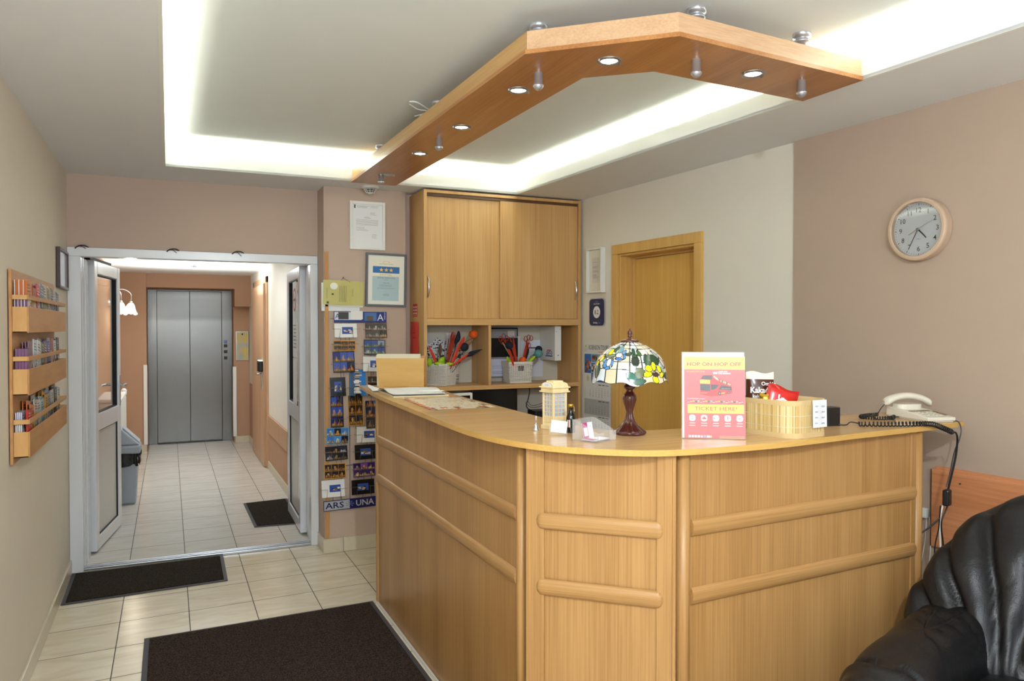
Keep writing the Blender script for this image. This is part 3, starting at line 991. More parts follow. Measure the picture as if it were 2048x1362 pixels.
# loose white cable on the tray ceiling
b = MB()
b.tube(spline([(1.09, 3.62, 2.655), (1.12, 3.60, 2.650), (1.20, 3.68, 2.648), (1.23, 3.72, 2.652), (1.20, 3.80, 2.640), (1.24, 3.88, 2.60), (1.26, 3.93, 2.573)], 5), 0.004)
b.tube(spline([(1.10, 3.66, 2.655), (1.16, 3.70, 2.645), (1.23, 3.72, 2.650), (1.19, 3.86, 2.655)], 5), 0.003)
tag(b.build('cable', M_WHITE), 'loose white cable on the tray ceiling beside the canopy', 'cable')

# smoke detectors
def detector(label, x, y, z, k=1.0):
    t = thing('smoke_detector', label, 'smoke detector', (x, y, z))
    b = MB(); b.lathe([(0.055 * k, 0), (0.055 * k, -0.016 * k), (0.045 * k, -0.022 * k), (0.0, -0.023 * k)], 28)
    b.build('base', M_WHITE, t)
    b = MB()
    for r, z_ in ((0.041, 0.028), (0.034, 0.038), (0.027, 0.047)):
        b.lathe([(r * k, -z_ * k), ((r + .003) * k, -(z_ + .0015) * k), (r * k, -(z_ + 0.004) * k), ((r - .006) * k, -(z_ + 0.002) * k), (r * k, -z_ * k)], 24)
    for i in range(10):
        a = 2 * pi * i / 10
        b.tube([(0.043 * k * cos(a), 0.043 * k * sin(a), -0.022 * k), (0.026 * k * cos(a), 0.026 * k * sin(a), -0.053 * k)], 0.0016 * k, 5)
    b.lathe([(0.016 * k, -0.05 * k), (0.017 * k, -0.055 * k), (0, -0.057 * k)], 16)
    b.build('grille', M_WHITE, t)
    MB().at(Matrix()).lathe([(0.03 * k, -0.023 * k), (0.024 * k, -0.048 * k), (0, -0.049 * k)], 16).build('sensor', M_BLACK, t)
detector('white slotted smoke detector on the ceiling in front of the pier', 1.246, 5.06, 2.5)
detector('small smoke detector on the corridor ceiling beyond the double door', 0.245, 8.72, 2.22)
# ================================================================ THE PIER WITH FRAMES AND THE POSTCARD RACK
PY = 5.2
def lines(b, u0, v0, w_, rows, dv, h_=0.0018, col=(120, 120, 120), z=0.0008, rag=0.25, mi=0, seed=1):
    r = random.Random(seed)
    for i in range(rows):
        b.rect(u0, v0 - i * dv, u0 + w_ * (1 - rag * r.random()), v0 - i * dv + h_, z, mi, col)

def picture_frame(name, label, M, w_, h_, bw, depth, fm, draw, cat='picture frame', glass=True):
    t = thing(name, label, cat, M=M)
    b = MB()
    b.box(-w_ / 2, -w_ / 2 + bw, -h_ / 2, h_ / 2, 0.001, depth).box(w_ / 2 - bw, w_ / 2, -h_ / 2, h_ / 2, 0.001, depth)
    b.box(-w_ / 2 + bw, w_ / 2 - bw, -h_ / 2, -h_ / 2 + bw, 0.001, depth).box(-w_ / 2 + bw, w_ / 2 - bw, h_ / 2 - bw, h_ / 2, 0.001, depth)
    b.build('frame', fm, t, bevel=0.002)
    b = MB(); b.M = Matrix.Translation((0, 0, depth * 0.45)); draw(b)
    b.build('print', M_PG if glass else M_PR, t)
    return t

def cert1(b):
    b.rect(-0.112, -0.155, 0.112, 0.155, 0, 0, (238, 239, 240))
    b.rect(-0.094, 0.118, -0.082, 0.142, 0.0006, 0, (110, 110, 112))
    lines(b, -0.07, 0.135, 0.09, 3, 0.006, 0.0012, (90, 90, 90), rag=.3)
    lines(b, 0.02, 0.135, 0.06, 2, 0.008, 0.0012, (90, 90, 90), seed=3)
    lines(b, 0.02, 0.09, 0.045, 3, 0.007, 0.0012, (120, 120, 120), seed=2)
    lines(b, -0.025, 0.058, 0.05, 2, 0.006, 0.0012, (90, 90, 92), rag=.2, seed=15)
    lines(b, -0.08, 0.04, 0.165, 6, 0.0075, 0.0012, (110, 110, 112), rag=.08, seed=5)
    lines(b, -0.08, -0.012, 0.10, 4, 0.0075, 0.0012, (110, 110, 112), rag=.5, seed=6)
    lines(b, 0.03, -0.06, 0.035, 4, 0.008, 0.0012, (90, 90, 92), seed=7)
picture_frame('document_frame', 'white framed typed document, higher of the two frames on the pier', back_wall(1.2585, 2.245, PY), 0.247, 0.333, 0.02, 0.018, M_WHITE, cert1)

def star(b, cx, cy, r, w, col):
    p = [(cx + (r if i % 2 == 0 else r * .42) * sin(i * pi / 5), cy + (r if i % 2 == 0 else r * .42) * cos(i * pi / 5)) for i in range(10)]
    for i in range(10):
        b.add([(cx, cy, w), (p[i][0], p[i][1], w), (p[(i + 1) % 10][0], p[(i + 1) % 10][1], w)], [(0, 2, 1)], 0, rgb(col))
def cert2(b):
    b.rect(-0.13, -0.172, 0.13, 0.172, 0, 0, (238, 237, 226))
    b.rect(-0.098, -0.145, 0.098, 0.145, 0.0004, 0, (240, 236, 218))
    b.rect(-0.095, 0.048, 0.095, 0.094, 0.0008, 0, (44, 108, 172))
    for i in (-1, 0, 1):
        star(b, i * 0.035, 0.070, 0.016, 0.0012, (240, 196, 90))
    b.rect(-0.098, -0.145, 0.092, 0.026, 0.0008, 0, (176, 200, 206))
    b.text('HOTELSTARS', 0, 0.108, 0.007, 0.001, col=(150, 140, 90), align='C', width=0.10)
    for i in range(9):
        a = pi * i / 8
        star(b, 0.022 * cos(a), 0.122 + 0.009 * sin(a), 0.0035, 0.001, (232, 178, 70))
    b.text('HOTEL', 0, 0.030, 0.013, 0.0012, col=(190, 170, 110), align='C', width=0.085)
    b.text('HOTEL PAVILLON', 0, 0.010, 0.009, 0.0012, col=(40, 90, 120), align='C', width=0.125)
    b.text('BUDAPEST', 0, -0.001, 0.0045, 0.0012, col=(60, 90, 110), align='C')
    b.text('THREE STAR', 0, -0.024, 0.006, 0.0012, col=(50, 80, 100), align='C')
    lines(b, -0.05, -0.034, 0.1, 3, 0.006, 0.0012, (90, 120, 132), 0.0012, rag=.3, seed=4)
    lines(b, -0.065, -0.056, 0.14, 2, 0.006, 0.0012, (90, 120, 132), 0.0012, rag=.1, seed=8)
    lines(b, -0.02, -0.098, 0.045, 3, 0.006, 0.0014, (70, 96, 110), 0.0012, seed=9)
M = back_wall(1.387, 1.872, PY) @ Matrix.Rotation(radians(-1.0), 4, 'Z')
M.translation = (1.387, 5.195, 1.872)
picture_frame('certificate_frame', 'grey framed blue certificate with three gold stars on the pier', M, 0.29, 0.372, 0.015, 0.022, mat('grey_frame', S(98, 98, 104), 0.45), cert2)

# green certificate hanging from a nail over white sheets
t = thing('paper_pad', 'green certificate over white sheets hanging by a string on the pier', 'certificate', M=back_wall(1.09, 1.775, PY))
b = MB()
b.box(-0.148, 0.112, -0.122, 0.07, 0.002, 0.006, 0, rgb((232, 233, 238)))
b.M = Matrix.Rotation(radians(-1.2), 4, 'Z')
b.box(-0.138, 0.135, -0.094, 0.08, 0.008, 0.012, 0, rgb((222, 220, 204)))
b.build('white_sheets', M_PR, t)
b = MB(); b.M = Matrix.Rotation(radians(-1.6), 4, 'Z')
b.grid(12, 6, lambda u, v: (-0.14 + u * 0.28, -0.082 + v * 0.167, 0.016 + 0.004 * sin(u * 5)), 0, rgb((192, 184, 112)))
b.disc(-0.068, 0.045, 0.026, 0.023, 0.0215, 0, (238, 238, 224))
for i in range(5):
    b.rect(-0.03 + i * 0.011, -0.06, -0.0275 + i * 0.011, 0.05, 0.022, 0, (120, 116, 76))
b.rect(-0.115, -0.04, -0.112, 0.03, 0.0215, 0, (130, 126, 86))
b.rect(0.06, -0.02, 0.0625, 0.03, 0.0215, 0, (130, 126, 86))
b.disc(-0.075, -0.01, 0.008, 0.006, 0.0215, 0, (54, 60, 44), 10)
b.rect(-0.115, -0.075, -0.10, -0.06, 0.021, 0, (80, 78, 50))
b.build('green_sheet', M_PR, t)
b = MB(); b.tube([(-0.03, 0.075, 0.018), (0.0, 0.105, 0.006), (0.045, 0.075, 0.018)], 0.0012, 5)
b.ball((0, 0.106, 0.006), 0.004, n=8)
b.build('string', M_TWIG, t)

tag(MB().box(-0.012, 0.012, -0.012, 0, 0, 1.955).build('corner_strip', W_STRIP, loc=(0.976, PY, 0.1), bevel=0.002),
    'narrow upright wood strip along the pier corner', 'wood strip')

# wire postcard rack
RK = thing('postcard_rack', 'grey wire postcard rack with blue header sign hanging on the pier', 'postcard rack', M=back_wall(1.16, 1.0, PY))
def rk(x0, x1, z0, z1):
    return (x0 - 1.16, x1 - 1.16, z0 - 1.0, z1 - 1.0)
M_WIRE = mat('grey_rack_wire', S(120, 116, 112), 0.4, 0.6)
cards = [
    ('white', (1.026, 1.179, 1.475, 1.571)), ('gold', (1.018, 1.171, 1.383, 1.455)), ('night', (1.016, 1.164, 1.236, 1.380)),
    ('blacktall', (0.997, 1.102, 1.074, 1.203)), ('bluetall', (1.130, 1.240, 1.072, 1.262)),
    ('night2', (0.999, 1.085, 0.863, 1.074)), ('gold2', (1.119, 1.225, 0.869, 1.083)),
    ('sky', (0.967, 1.120, 0.747, 0.859)), ('dark', (0.962, 1.112, 0.638, 0.733)), ('gold', (0.953, 1.100, 0.514, 0.615)), ('white', (0.936, 1.091, 0.387, 0.503)),
    ('brown', (1.238, 1.391, 1.471, 1.575)), ('grey', (1.227, 1.378, 1.354, 1.459)), ('white', (1.220, 1.371, 1.238, 1.341)),
    ('brown', (1.254, 1.370, 1.071, 1.203)), ('night3', (1.243, 1.355, 0.842, 1.064)),
    ('white', (1.173, 1.327, 0.747, 0.855)), ('black', (1.162, 1.312, 0.630, 0.731)), ('purple', (1.151, 1.305, 0.509, 0.607)), ('black', (1.139, 1.297, 0.389, 0.489))]
b = MB()
for xs in ((1.07, 1.13), (1.28, 1.34)):
    for x in xs:
        x -= 1.16
        b.tube([(x, -0.66, 0.010), (x, 0.60, 0.010)], 0.0022, 6)
b.tube([(-0.16, 0.60, 0.008), (0.21, 0.60, 0.008)], 0.0022, 6)
b.tube([(-0.2, -0.42, 0.006), (0.14, -0.40, 0.006)], 0.004, 6)
for k_, c in cards:
    x0, x1, z0, z1 = rk(*c)
    ph = z0 + min(0.055, (z1 - z0) * 0.62)
    for s0, s1 in ((x0 - 0.012, x0 + 0.035), (x1 - 0.035, x1 + 0.016)):
        b.tube([(s0, ph, 0.010), (s0, ph, 0.052), (s1 if s0 < x0 else s0, ph, 0.052)], 0.0013, 5)
    b.tube([(x0 - 0.012, ph, 0.052), (x0 + 0.035, ph, 0.052), (x0 + 0.03, z0 - 0.006, 0.040), (x0 + 0.03, z0 - 0.006, 0.010)], 0.0013, 5)
    b.tube([(x1 + 0.016, ph, 0.052), (x1 - 0.035, ph, 0.052), (x1 - 0.03, z0 - 0.006, 0.040), (x1 - 0.03, z0 - 0.006, 0.010)], 0.0013, 5)
    b.tube([((x0 + x1) / 2, z0 - 0.03, 0.010), ((x0 + x1) / 2, z0 - 0.005, 0.010)], 0.002, 5)
b.build('wire_frame', M_WIRE, RK)
b = MB()
x0, x1, z0, z1 = rk(1.023, 1.389, 1.574, 1.649)
b.box(x0, x1, z0, z1, 0.012, 0.016, 0, rgb((28, 50, 120)))
b.rect(x0 + 0.004, z0 + 0.018, x0 + 0.19, z1 - 0.003, 0.0165, 0, (222, 226, 236))
b.text('ARS', x0 + 0.008, z0 + 0.028, 0.034, 0.017, col=(26, 44, 110))
b.rect(x0 + 0.03, z0 + 0.022, x0 + 0.10, z1 - 0.004, 0.0175, 0, (60, 58, 58))
b.rect(x0 + 0.115, z0 + 0.022, x0 + 0.198, z1 + 0.004, 0.018, 0, (236, 236, 232))
b.rect(x0 + 0.21, z0 + 0.012, x0 + 0.295, z1 - 0.006, 0.0175, 0, (70, 110, 170))
b.rect(x0 + 0.225, z0 + 0.012, x0 + 0.27, z0 + 0.045, 0.018, 0, (92, 84, 70))
b.text('A', x0 + 0.30, z0 + 0.014, 0.046, 0.017, col=(222, 226, 236))
b.text('STUDIO', x0 + 0.348, z1 - 0.004, 0.010, 0.017, col=(222, 226, 236), rot=-pi / 2)
b.build('header_sign', M_PG, RK)
b = MB(); b.M = Matrix.Rotation(radians(1.0), 4, 'Z')
x0, x1, z0, z1 = rk(0.935, 1.345, 0.293, 0.362)
b.box(x0, x1, z0, z1, 0.018, 0.024, 0, rgb((24, 30, 84)))
b.rect(x0 + 0.004, z0 + 0.004, x0 + 0.178, z1 - 0.004, 0.0245, 0, (170, 172, 180))
b.text('ARS', x0 + 0.012, z0 + 0.016, 0.040, 0.025, col=(26, 32, 84), width=0.125, bold=0.01)
b.text('UNA', x0 + 0.222, z0 + 0.016, 0.040, 0.025, col=(186, 188, 198), width=0.125, bold=0.01)
for a_ in range(7):
    b.add([(x0 + 0.178 + 0.03 * cos(a_ * .9), z0 + 0.034 + 0.022 * sin(a_ * .9), 0.025), (x0 + 0.178 + 0.03 * cos(a_ * .9 + .25), z0 + 0.034 + 0.022 * sin(a_ * .9 + .25), 0.025), (x0 + 0.178, z0 + 0.034, 0.025)], [(0, 1, 2)], 0, rgb((120, 122, 140)))
b.text('STUDIO', x0 + 0.372, z1 - 0.006, 0.009, 0.025, col=(150, 152, 170), rot=-pi / 2)
b.build('lower_sign', M_PG, RK)

PAL = {
    'gold': [(150, 96, 36), (90, 54, 28), (206, 160, 80), (48, 32, 26), (24, 20, 24), (40, 30, 30)],
    'night': [(24, 34, 92), (40, 60, 140), (34, 44, 110), (170, 104, 50), (206, 176, 110), (16, 18, 34), (80, 60, 66)],
    'sky': [(70, 140, 206), (120, 180, 226), (206, 196, 160), (40, 50, 80), (220, 180, 70), (240, 240, 240)],
    'dark': [(24, 24, 30), (60, 56, 54), (150, 110, 60), (200, 196, 186), (40, 44, 60)],
    'brown': [(110, 60, 34), (60, 36, 26), (190, 120, 60), (220, 196, 150), (34, 34, 34)],
    'grey': [(90, 110, 130), (150, 156, 160), (36, 54, 100), (200, 200, 196), (60, 90, 80)],
    'purple': [(96, 60, 126), (60, 40, 90), (150, 110, 160), (34, 28, 48), (200, 170, 120)]}
SKY = {
    'gold': [((30, 24, 30), (200, 140, 60)), ((52, 34, 24), (190, 130, 60)), ((20, 20, 34), (220, 170, 80))],
    'night': [((24, 34, 110), (220, 160, 70)), ((16, 20, 60), (206, 130, 60)), ((50, 80, 170), (196, 150, 90)), ((20, 18, 30), (150, 120, 80))],
    'sky': [((70, 140, 216), (216, 200, 160)), ((20, 24, 50), (220, 160, 70)), ((100, 160, 226), (120, 130, 90)), ((60, 120, 200), (230, 226, 216))],
    'dark': [((26, 28, 36), (170, 130, 80)), ((40, 44, 60), (190, 186, 176)), ((18, 18, 20), (120, 90, 60))],
    'brown': [((40, 26, 22), (206, 130, 60)), ((24, 20, 26), (226, 190, 120)), ((60, 60, 60), (180, 170, 150))],
    'grey': [((130, 150, 170), (90, 90, 84)), ((40, 70, 140), (150, 160, 120)), ((70, 80, 90), (190, 190, 186))],
    'purple': [((120, 80, 150), (200, 150, 130)), ((60, 40, 90), (226, 190, 140)), ((30, 26, 50), (170, 130, 150))]}
CLAB = {
    'white': 'white bordered postcard with a small blue picture', 'gold': 'gold bordered postcard of four sepia night views',
    'night': 'dark bordered postcard of lit night views', 'blacktall': 'upright black postcard with a small blue dome picture',
    'bluetall': 'upright sky blue postcard of a white tower', 'night2': 'upright navy and gold night postcard', 'gold2': 'upright gold, red and navy postcard',
    'sky': 'light blue bordered postcard of seven small views', 'dark': 'dark postcard of city views in three bands', 'brown': 'brown bordered mosaic postcard',
    'grey': 'grey blue postcard of four views', 'night3': 'upright dark blue night postcard', 'black': 'black postcard with a small blue picture', 'purple': 'purple dusk postcard'}
PLACE = ['top of left column', 'second row of left column', 'third row of left column', 'left of the fourth row', 'right of the dark upright card', 'fifth row at far left', 'beside the navy upright cards',
         'directly under the navy upright cards', 'above the lowest gold card', 'above the bottom white card', 'just above the lower sign at left',
         'top of right column under header', 'second row of right column', 'behind the wooden leaflet stand', 'partly behind the leaflet stand', 'behind the worktop end',
         'right column beside the counter edge', 'right column, fourth from bottom sign', 'right column above the lowest black card', 'right column just above the lower sign']
def postcard(i, kind, c):
    x0, x1, z0, z1 = c
    w_, h_ = x1 - x0, z1 - z0
    r = random.Random(i * 7 + 3)
    M = back_wall((x0 + x1) / 2, z0 - 0.003, PY - 0.028) @ Matrix.Rotation(radians(-7 + r.uniform(-2, 2)), 4, 'X') @ Matrix.Rotation(radians(r.uniform(-1.6, 1.6)), 4, 'Z')
    b = MB()
    base = kind.rstrip('23')
    edge = {'white': (238, 238, 236), 'gold': (214, 150, 44), 'black': (18, 18, 20), 'blacktall': (30, 34, 36), 'sky': (110, 170, 200), 'brown': (96, 40, 24), 'purple': (90, 60, 120)}.get(base, (22, 22, 28))
    b.box(-w_ / 2, w_ / 2, 0, h_, -0.0022, 0, 0, rgb(edge))
    if base in ('white', 'black', 'blacktall'):
        cw, ch = (0.075, 0.048) if base != 'blacktall' else (0.05, 0.07)
        cx = 0.012 if base == 'white' else 0
        cz = h_ * 0.5
        b.rect(cx - cw / 2, cz - ch / 2, cx + cw / 2, cz + ch / 2, 0.0004, 0, (50, 80, 160))
        for k in range(9):
            u_ = cx - cw / 2 + cw * r.random() * .8
            v_ = cz - ch / 2 + ch * r.random() * .5
            b.rect(u_, v_, min(cx + cw / 2, u_ + cw * .22), v_ + ch * r.uniform(.1, .3), 0.0008 + k * 1e-5, 0, r.choice([(200, 180, 140), (120, 90, 50), (30, 34, 60), (220, 220, 216)]))
    elif base == 'bluetall':
        b.rect(-w_ / 2, 0, w_ / 2, h_, 0.0003, 0, (36, 120, 196))
        b.rect(-w_ / 2 + 0.004, 0, -w_ / 2 + 0.03, h_, 0.0006, 0, (70, 90, 120))
        for k in range(22):
            v_ = h_ * k / 22
            b.rect(-0.024 + r.uniform(-.006, .008), v_, 0.008 + r.uniform(-.006, .02), v_ + h_ / 22, 0.0009, 0, r.choice([(220, 214, 204), (30, 30, 34), (150, 140, 130), (236, 232, 224)]))
    else:
        p = PAL[base if base in PAL else 'night']
        nx, ny = (3, 2) if w_ > h_ else (2, 3)
        mg = 0.004
        for ix in range(nx):
            for iy in range(ny):
                a0 = -w_ / 2 + mg + (w_ - 2 * mg) * ix / nx; a1 = a0 + (w_ - 2 * mg) / nx - 0.002
                c0 = mg + (h_ - 2 * mg) * iy / ny; c1 = c0 + (h_ - 2 * mg) / ny - 0.002
                sky, gold = r.choice(SKY[base if base in SKY else 'night'])
                b.rect(a0, c0, a1, c1, 0.0004, 0, sky)
                b.rect(a0, c0, a1, c0 + (c1 - c0) * r.uniform(.2, .4), 0.0005, 0, tuple(int(q_ * .45) for q_ in gold))
                if r.random() < .3:
                    b.disc((a0 + a1) / 2, c0 + (c1 - c0) * .55, (a1 - a0) * .16, (c1 - c0) * .2, 0.00055, 0, gold, 10)
                for k in range(11):
                    u_ = a0 + (a1 - a0) * (k + .2 * r.random()) / 11
                    t_ = c0 + (c1 - c0) * r.uniform(.3, .8) * (1 - abs(k - 5) / 9)
                    f_ = r.uniform(.45, 1.1)
                    b.rect(u_, c0 + (c1 - c0) * .12, min(a1, u_ + (a1 - a0) * .08), t_, 0.0006 + k * 1e-5, 0, tuple(min(250, int(q_ * f_)) for q_ in gold))
    o = b.build('postcard', M_PG)
    o.matrix_world = M
    tag(o, CLAB[kind] + ', ' + PLACE[i], 'postcard', 'postcards in the wire rack')
for i, (k_, c) in enumerate(cards):
    postcard(i, k_, c)

# ================================================================ LEFT WALL: LEAFLET RACK, DARK FRAME
M_WOODY = wood('plywood_face_grain', S(190, 140, 86), S(172, 120, 68), 'x', rough=0.5, fine=22, along=4)
M_WOODS = wood('plywood_side_grain', S(212, 166, 104), S(194, 144, 82), 'y', rough=0.5, fine=22, along=4)
LR = thing('leaflet_rack', 'three-tier plywood leaflet rack on the left wall', 'leaflet rack', M=left_wall(3.5, 1.0))
MB().box(0, 1.21, 0.0, 0.77, 0.004, 0.015).build('back_panel', M_WOODY, LR, bevel=0.002)
X0, X1 = 0.015, 0.070
for zlo, ztop, r0, r1 in ((0.519, 0.622, 0.651, 0.669), (0.271, 0.375, 0.407, 0.425), (0.024, 0.126, 0.156, 0.175)):
    b = MB(); b.box(0.012, 1.19, zlo, zlo + 0.006, X0, X1 - 0.006)
    b.box(0.012, 0.018, zlo, ztop, X0, X1 - 0.006, 1).box(1.184, 1.19, zlo, ztop, X0, X1 - 0.006, 1)
    b.box(0.012, 1.19, zlo, ztop, X1 - 0.006, X1, 0)
    bx = b.build('leaflet_box', [M_WOODY, M_WOODS], LR, bevel=0.001)
    b = MB(); b.box(0.012, 0.018, r0, r1, X0, X1 - 0.006, 1).box(1.184, 1.19, r0, r1, X0, X1 - 0.006, 1).box(0.012, 1.19, r0, r1, X1 - 0.006, X1, 0)
    b.build('rail', [M_WOODY, M_WOODS], LR, bevel=0.001)
rl = random.Random(11)
TIER = ('top tier', 'middle tier', 'bottom tier')
def leaflet(y, z, x, w_, h_, th, lean, tilt, cols, label, group):
    M = left_wall(y, z, x) @ Matrix.Rotation(radians(lean), 4, 'X') @ Matrix.Rotation(radians(tilt), 4, 'Z')
    b = MB(); b.box(-w_ / 2, w_ / 2, 0, h_, -th, 0, 0, rgb(cols[0]))
    b.rect(-w_ / 2, h_ * .72, w_ / 2, h_, 0.0003, 0, cols[1])
    b.box(-w_ / 2 - 0.0002, w_ / 2 + .0002, h_ * .70, h_, -th - .0001, 0.0001, 0, rgb(cols[1]))
    b.rect(-w_ / 2 + .006, h_ * .30, w_ / 2 - .006, h_ * .66, 0.0005, 0, cols[2])
    for k in range(9):
        u_, v_ = rl.uniform(-w_ * .42, w_ * .2), h_ * rl.uniform(.28, .66)
        b.rect(u_, v_, u_ + w_ * rl.uniform(.1, .25), v_ + h_ * rl.uniform(.03, .1), 0.00055 + k * 1e-5, 0, rl.choice(cols + [(220, 216, 206), (60, 90, 140), (180, 60, 50), (90, 120, 70)]))
    for k in range(3):
        b.rect(-w_ * .35, h_ * (.9 - .06 * k), w_ * (.1 + .1 * k), h_ * (.92 - .06 * k), 0.0006, 0, cols[3])
    for k in range(3):
        b.rect(-w_ * .4, h_ * (.2 - .05 * k), w_ * .3, h_ * (.22 - .05 * k), 0.0005, 0, cols[3])
    o = b.build('leaflet', M_PG)
    o.matrix_world = M
    tag(o, label, 'leaflet', group)
PUR, WHI, ORA = (128, 84, 120), (226, 220, 222), (206, 110, 36)
covers = [[(232, 206, 40), (232, 206, 40), (196, 40, 36), (60, 50, 30)], [(214, 176, 44), (190, 60, 50), (222, 206, 150), (60, 50, 30)],
          [(196, 36, 40), (196, 36, 40), (206, 206, 204), (240, 240, 236)], [(70, 104, 140), (110, 150, 176), (60, 90, 70), (230, 230, 226)],
          [(226, 222, 214), (222, 220, 214), (150, 170, 130), (120, 60, 50)], [(120, 126, 96), (160, 156, 120), (206, 196, 160), (50, 50, 40)],
          [(206, 150, 130), (216, 206, 196), (150, 120, 120), (60, 50, 50)], [(104, 112, 120), (70, 74, 80), (160, 160, 160), (220, 220, 220)],
          [(150, 158, 160), (210, 212, 214), (70, 110, 150), (40, 40, 44)], [(40, 40, 42), (96, 98, 100), (130, 132, 136), (210, 210, 206)]]
CN = ['yellow', 'yellow and red', 'red and grey', 'blue and green', 'cream and green', 'olive', 'pinkish', 'grey', 'pale blue grey', 'black and grey']
covers2 = [[(196, 150, 50), (150, 100, 120), (200, 150, 50), (60, 40, 30)], [(206, 216, 226), (214, 222, 230), (196, 206, 222), (120, 130, 150)], [(222, 224, 220), (226, 228, 226), (206, 210, 206), (120, 120, 120)],
           [(120, 126, 96), (140, 146, 110), (100, 100, 80), (60, 60, 50)], [(226, 226, 226), (120, 60, 70), (110, 54, 66), (230, 220, 220)], [(28, 60, 140), (40, 90, 180), (30, 40, 90), (220, 220, 230)],
           [(110, 116, 130), (150, 156, 166), (100, 106, 120), (60, 60, 70)], [(206, 170, 170), (196, 60, 56), (216, 180, 180), (140, 60, 60)], [(236, 236, 232), (236, 236, 232), (70, 70, 70), (40, 40, 40)], [(40, 40, 40), (26, 26, 28), (90, 86, 80), (150, 150, 146)]]
CN2 = ['purple with gold', 'pale blue', 'white', 'olive green', 'white with maroon', 'dark blue', 'slate', 'pink with red top', 'white and black', 'black']
covers3 = [[(120, 40, 60), (206, 110, 36), (196, 150, 60), (80, 40, 40)], [(206, 190, 90), (196, 190, 180), (160, 150, 140), (80, 70, 50)], [(214, 210, 200), (206, 204, 196), (190, 180, 170), (90, 90, 90)],
           [(120, 170, 196), (160, 190, 200), (110, 150, 170), (60, 80, 90)], [(206, 150, 60), (206, 150, 60), (160, 170, 160), (90, 80, 50)], [(110, 126, 126), (150, 156, 150), (100, 110, 110), (50, 50, 50)],
           [(130, 150, 190), (170, 180, 196), (110, 120, 150), (50, 50, 70)], [(190, 186, 176), (206, 200, 190), (120, 120, 110), (60, 60, 60)], [(46, 50, 48), (70, 76, 70), (140, 140, 130), (160, 160, 150)], [(206, 200, 190), (210, 206, 200), (150, 146, 140), (70, 70, 70)]]
CN3 = ['orange and maroon', 'pale yellow', 'cream', 'light blue', 'orange', 'grey green', 'blue', 'beige', 'dark green', 'off-white']
for ti, (zlo, cv, cn_) in enumerate(((1.526, covers, CN), (1.278, covers2, CN2), (1.031, covers3, CN3))):
    if ti == 0:
        for k in range(12):
            c = [PUR if k % 3 else WHI, ORA if k % 4 else WHI, WHI, (90, 40, 60)]
            leaflet(3.578, zlo, -0.553 + k * 0.0037, 0.10, 0.203, 0.0026, 0, rl.uniform(-.6, .6), c, 'orange-topped purple leaflet in the edge-on stack, near end of top tier', 'orange-topped leaflets at the near end')
    elif ti == 1:
        for k in range(4):
            leaflet(3.578, zlo, -0.545 + k * 0.0105, 0.10, 0.178, 0.0095, 0, rl.uniform(-.6, .6), [PUR, (120, 84, 118), (130, 92, 126), (100, 60, 90)], 'plain purple booklet in the stack at near end of middle tier', 'plain purple booklets')
    else:
        for k in range(4):
            leaflet(3.578, zlo, -0.552 + k * 0.006, 0.10, 0.172, 0.004, 0, rl.uniform(-1, 1), [(226, 226, 232), (206, 206, 226), (226, 226, 232), (110, 110, 150)], 'white leaflet in the stack at near end of bottom tier', 'white leaflets at the near end')
        leaflet(3.60, zlo, -0.518, 0.10, 0.176, 0.006, 0, -2, [(196, 44, 36), (196, 44, 36), (206, 60, 40), (236, 200, 190)], 'red leaflet beside the white ones, bottom tier near end', 'leaflets')
    for p_ in range(10):
        y = 3.705 + p_ * 0.104
        nn = 3 if p_ < 6 else 2
        for k in range(nn):
            lean = -3 + rl.uniform(-1, 1)
            leaflet(y + rl.uniform(-.008, .008), zlo, -0.545 + k * 0.011, 0.094, rl.uniform(0.185, 0.212), 0.003, -1.5, rl.uniform(-9, 3), cv[p_],
                    '%s leaflet, pocket %s from the near end, %s' % (cn_[p_], ['two', 'three', 'four', 'five', 'six', 'seven', 'eight', 'nine', 'ten', 'eleven'][p_], TIER[ti]), '%s %s leaflets' % (TIER[ti], cn_[p_]))

t = thing('picture_frame', 'dark brown framed picture on the left wall beside the double door', 'picture frame', M=left_wall(5.11, 1.88))
b = MB()
for q_ in ((-.20, -.185, -.115, .115), (.185, .20, -.115, .115), (-.185, .185, -.115, -.10), (-.185, .185, .10, .115)):
    b.box(*q_, 0.001, 0.022)
b.build('frame', mat('dark_brown_frame', S(58, 34, 30), 0.35), t, bevel=0.003)
MB().box(-.185, .185, -.10, .10, 0.004, 0.012).build('picture', mat('painted_glass_reflection', S(206, 212, 222), 0.08), t)  # pale colour stands in for the white reflection on the picture glass
# little dark cable clips along the top of the door frame
for i, (x, nm) in enumerate(((-0.50, 'leftmost'), (0.02, 'second from left'), (0.42, 'third from left'))):
    b = MB(); b.tube(spline([(-0.03, -0.012, 0.004), (-0.01, 0.004, 0.008), (0.02, 0.008, 0.01), (0.045, -0.002, 0.004)], 4), 0.0035, 6)
    b.tube([(0.0, 0.006, 0.008), (0.03, -0.012 - .006 * i, 0.012)], 0.002, 5)
    o = b.build('cable_tie', M_BLACK); o.matrix_world = back_wall(x, 2.045, 5.418)
    tag(o, 'small black cable tie, %s on top of white door frame' % nm, 'cable tie')
